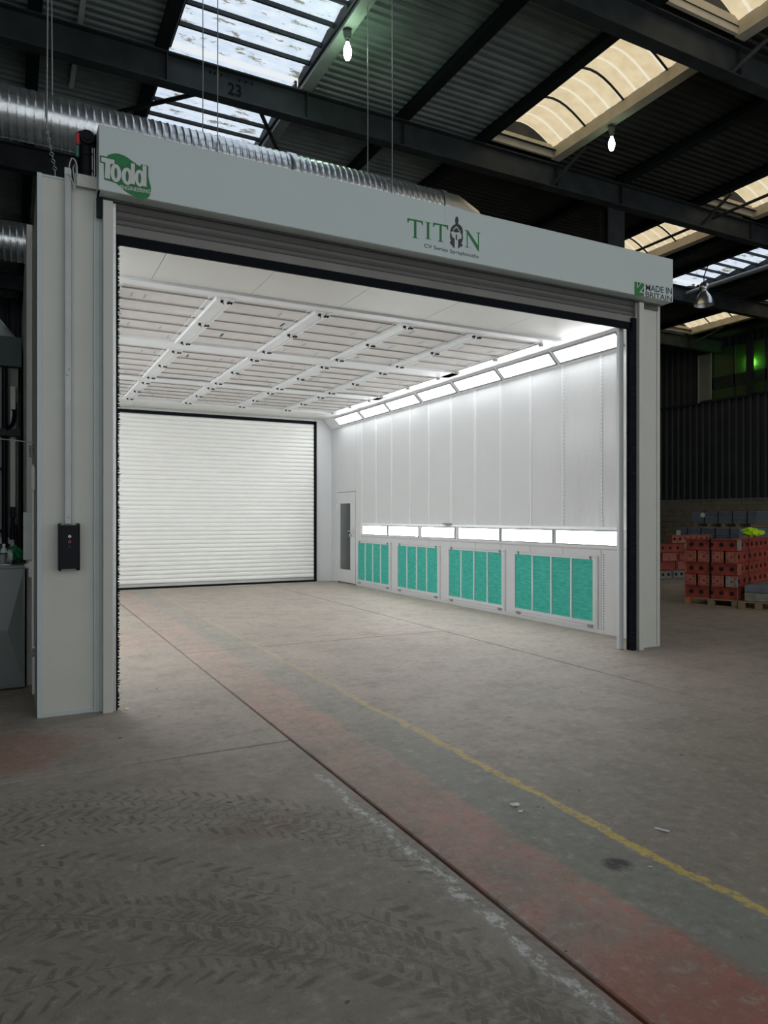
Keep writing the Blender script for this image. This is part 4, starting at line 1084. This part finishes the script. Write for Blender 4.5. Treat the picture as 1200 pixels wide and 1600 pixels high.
# pallet in local coords (u 0..1.25, v 0..0.85)
def pallet(lb,loc,rz,lx=1.95,ly=.86,orange=True,grp='timber pallets under the steel'):
    t=thing('timber_pallet',lb,'pallet',(0,0,0),grp)
    for i in range(3):
        for j in range(3):
            x=(0,lx/2-.05,lx-.10)[i]; y=(0,ly/2-.05,ly-.10)[j]
            cbox('block',M['woodo'] if (orange and i==0 and j==2) else M['wood'],t,x,x+.10,y,y+.10,.02,.11)
    for i in range(3):
        x=(0,lx/2-.05,lx-.10)[i]; cbox('skid',M['wood'],t,x,x+.10,0,ly,.0,.02,c=.002)
    for i in range(6):
        x=i*(lx-.10)/5; cbox('board',M['wood'],t,x,x+.10,0,ly,.110,.132,c=.002)
    finish(t,loc,rz); return t
pallet('timber pallet with orange corner block under the nearest red steel stack',PC,ang)
GH=.202
def gird(lb,u0,v0,z,L_,along,mats,loc,rz,grp,nh,plate=M['redp']):
    """along: 'u' or 'v'. Web side faces the viewer side (v=0 side for u, u=0 side for v)."""
    t=thing('steel_girder',lb,'girder',(0,0,0),grp); w=.19; h=GH-.007; tt=.014
    def B(a0,a1,b0,b1,z0,z1):   # a along, b across
        return (a0,a1,b0,b1,z0,z1) if along=='u' else (b0,b1,a0,a1,z0,z1)
    m=MB(); m.box(*B(0,L_,0,w,0,tt)); m.box(*B(0,L_,0,w,h-tt,h)); m.build('flange',mats,t)
    m=MB(); m.box(*B(.0,L_,.045,.055,tt,h-tt)); m.build('web',mats,t)
    if along=='v':
        m=MB(); m.box(0,w,0,.012,tt,h-tt); m.build('end_plate',plate,t)
        m=MB(); m.box(0,w,L_-.012,L_,tt,h-tt); m.build('end_plate',plate,t)
    else:
        m=MB(); m.box(0,.012,0,w,tt,h-tt); m.build('end_plate',plate,t)
        m=MB(); m.box(L_-.012,L_,0,w,tt,h-tt); m.build('end_plate',plate,t)
    if nh:
        for i in range(nh):
            a=(i+.62)*L_/(nh+.25); m=MB()
            if along=='u': m.tube([(a,.030,h/2),(a,.046,h/2)],.036,14)
            else: m.tube([(.030,a,h/2),(.046,a,h/2)],.036,14)
            m.build('web_hole',M['hole'],t)
    # bolt holes of the end plate
    m=MB()
    for (b,z_) in ((.03,.045),(.16,.045),(.03,.15),(.16,.15),(.095,.098)):
        r=.009 if b!=.095 else .014
        if along=='u': m.tube([(-.003,b,z_),(.0,b,z_)],r,8)
        else: m.tube([(b,-.003,z_),(b,.0,z_)],r,8)
    m.build('bolt_hole',M['hole'],t)
    off=Matrix.Rotation(rz,3,'Z')@Vector((u0,v0,0))
    finish(t,(loc[0]+off.x,loc[1]+off.y,z),rz)
lay=['bottom','second','middle','fourth','top']
G1='girders stacked on the nearest pallet'
for k in range(5):
    z=.134+k*GH
    mm=M['red']
    if k%2==0:
        gird('red holed steel girder, left face of nearest stack, %s layer'%lay[k],0,0,z,.86,'v',mm,PC,ang,G1,5,M['greyp'] if k==4 else M['redp'])
        gird('red holed steel girder, front face of nearest stack, %s layer'%lay[k],.20,0,z,1.72,'u',mm,PC,ang,G1,6)
    else:
        for j in range(4):
            gird('red steel girder end-on in nearest stack, %s layer, %s from the near corner'%(lay[k],['first','second','third','fourth'][j]),0,j*.222,z,1.92,'u',mm,PC,ang,G1,6 if j==0 else 0,M['greyp'] if (k==1 and j==0) else M['redp'])
st=thing('steel_strap','dark steel strap bound vertically round the nearest red stack','strap',(0,0,0))
box('band',M['black'],st,-.006,-.003,.42,.445,.13,.134+5*GH+.002); box('band',M['black'],st,-.006,.9,.42,.445,.134+5*GH,.134+5*GH+.003); box('band',M['black'],st,.58,.605,-.006,-.003,.13,.134+5*GH+.002)
finish(st,PC,ang)
# farther red stacks, left behind
P2=Vector((13.22,6.42,0)); a2=math.radians(-4)
G2='girders in the farther red stack'
for k in range(5):
    z=.01+k*.215
    if k==0:
        for j in range(4): gird('grey steel girder end-on at the foot of the far stack, %s from the booth post'%(['first','second','third','fourth'][j]),j*.42,0,z,.40,'u',M['greyp'],P2,a2,G2,2,M['greyp'])
    elif k<3:
        for j in range(3): gird('red steel girder in far stack, %s layer, %s from the booth post'%(lay[k],['first','second','third'][j]),j*.55+(.06 if k==2 else 0),0,z,.52,'u',M['red'] if (j+k)%2 else M['redp'],P2,a2,G2,0)
    else:
        gird('long red steel girder in the far stack beside the booth post, %s layer'%lay[k],.0 if k==3 else .42,.05,z,1.75 if k==3 else 1.3,'u',M['red'] if k==3 else M['redp'],P2,a2,G2,7)
# slate grey sheet packs with paper labels
def pack(lb,px0,px1,py0,py1,dist,labx,laby,bn_):
    r=Vector((_cy,-_sy,0)); f=Vector((_sy,_cy,0)); C=Vector((CX,CY,0))
    def pt(px,d): return C+f*d+r*((px-600)/1120*d)
    A=pt(px0,dist);B=pt(px1,dist-1.5); z1=CH+(808.5-py0)/1120*dist; z0=CH+(808.5-py1)/1120*dist
    e=(B-A); L_=e.length; rz=math.atan2(e.y,e.x)
    t=thing('sheet_pack',lb,'sheet pack',(0,0,0),'slate grey packs by the block wall')
    ns=6; h=(z1-z0)/ns
    for i in range(ns):
        cbox('sheet',M['slate'],t,random.uniform(0,.012),L_,random.uniform(0,.01),1.6,z0+i*h,z0+i*h+h*.94,c=.003)
    m=MB()
    for k in range(4):
        x=L_*(.2+.22*k); m.box(x,x+.02,-.008,-.001,z0,z1)
    m.build('strap',M['black'],t)
    x=L_*labx; s=.075; zc=z0+(z1-z0)*laby
    m=MB().add([(x-s,-.012,zc-s*.7),(x+s*.7,-.012,zc-s),(x+s,-.012,zc+s*.7),(x-s*.7,-.012,zc+s)],[(0,1,2,3)]); m.build('paper_label',M['paper'],t)
    m=MB()
    for k in range(5): m.box(L_*.03+k*L_*.22,L_*.03+k*L_*.22+.1,0,1.5,z0-.09,z0-.002)
    m.build('timber_bearer',M['wood'],t)
    # trestle down to the floor
    m=MB(); 
    for k in (0.05,.5,.9):
        m.box(L_*k,L_*k+.1,.1,.2,0,z0-.09); m.box(L_*k,L_*k+.1,1.3,1.4,0,z0-.09)
    m.build('support_leg',M['wood'],t)
    finish(t,A,rz)
pack('slate grey sheet pack with white label, lower one by the block wall',1055,1155,824,846,19.6,.06,.62,0)
pack('slate grey sheet pack with white label, upper one by the block wall',1081,1182,799,818,22.0,.18,.7,0)
# hi-vis vest on the red stack
AMP[0]=.42
vp=PC+U*1.42+V*.2
lump('hi_vis_vest',M['hivis'],(vp.x+.05,vp.y,.134+5*GH+.004),(.20,.13,.15),'crumpled yellow-green hi-vis vest lying on the nearest red stack','vest',9)
# grey blocks at the right edge
P4=Vector((10.05,1.30,0)); 
pallet('dark low pallet under the grey blocks at the right edge',P4,ang,1.2,.6,False)
for k,lb in ((0,'grey perforated steel block at right edge, lower one'),(1,'grey steel block at right edge, upper one')):
    t=thing('steel_block',lb,'steel block',(0,0,0),'grey blocks at the right edge')
    cbox('body',M['greyp'] if k==0 else M['slate'],t,0,1.1,0,.5,0,.115 if k else .14,c=.012)
    m=MB()
    for i in range(4): m.tube([(.12+i*.2,-.004,.06),(.12+i*.2,.001,.06)],.014,8)
    m.build('bolt_hole',M['hole'],t)
    finish(t,(P4.x+.02,P4.y+.02,.134 if k==0 else .276),ang)

# ============================================================ litter on the floor
def scrap(name,lb,x,y,s,mt,seed,cat='litter'):
    rnd=random.Random(seed); n=7; vs=[(x,y,.003+.3*s)]
    for i in range(n):
        a=2*PI*i/n; r=s*rnd.uniform(.6,1.1); vs.append((x+r*math.cos(a),y+r*math.sin(a)*.6,.002+rnd.uniform(0,.3)*s))
    m=MB().add(vs,[(0,1+i,1+(i+1)%n) for i in range(n)]+[tuple(range(1,n+1))[::-1]]); tag(m.build(name,mt,None,(x,y,.001)),lb,cat)
scrap('paper_scrap','torn white paper scrap on the green floor band, larger piece',1.60,-2.90,.035,M['paper'],1)
scrap('paper_scrap','small white scrap just below the torn paper on green band',1.575,-2.98,.018,M['paper'],2)
scrap('white_chip','white plaster chip on floor beside the left door guide',.07,.0,.028,M['paper'],3)
scrap('white_chip','small white chip on the dusty floor at lower left',-.60,-2.28,.010,M['paper'],4)
scrap('paper_scrap','pale leaf-like scrap on green band near the dark stain',1.70,-3.70,.015,M['pale'],6)
tag(MB().tube([(2.02,-3.44,.006),(2.05,-3.50,.006)],.005,8).build('cigarette_butt',M['paper'],None,(2.03,-3.47,.001)),'white cigarette butt lying right of the yellow line','litter')
scrap('white_chip','tiny white chip at the right edge right of yellow line',2.6,-3.75,.008,M['paper'],7)
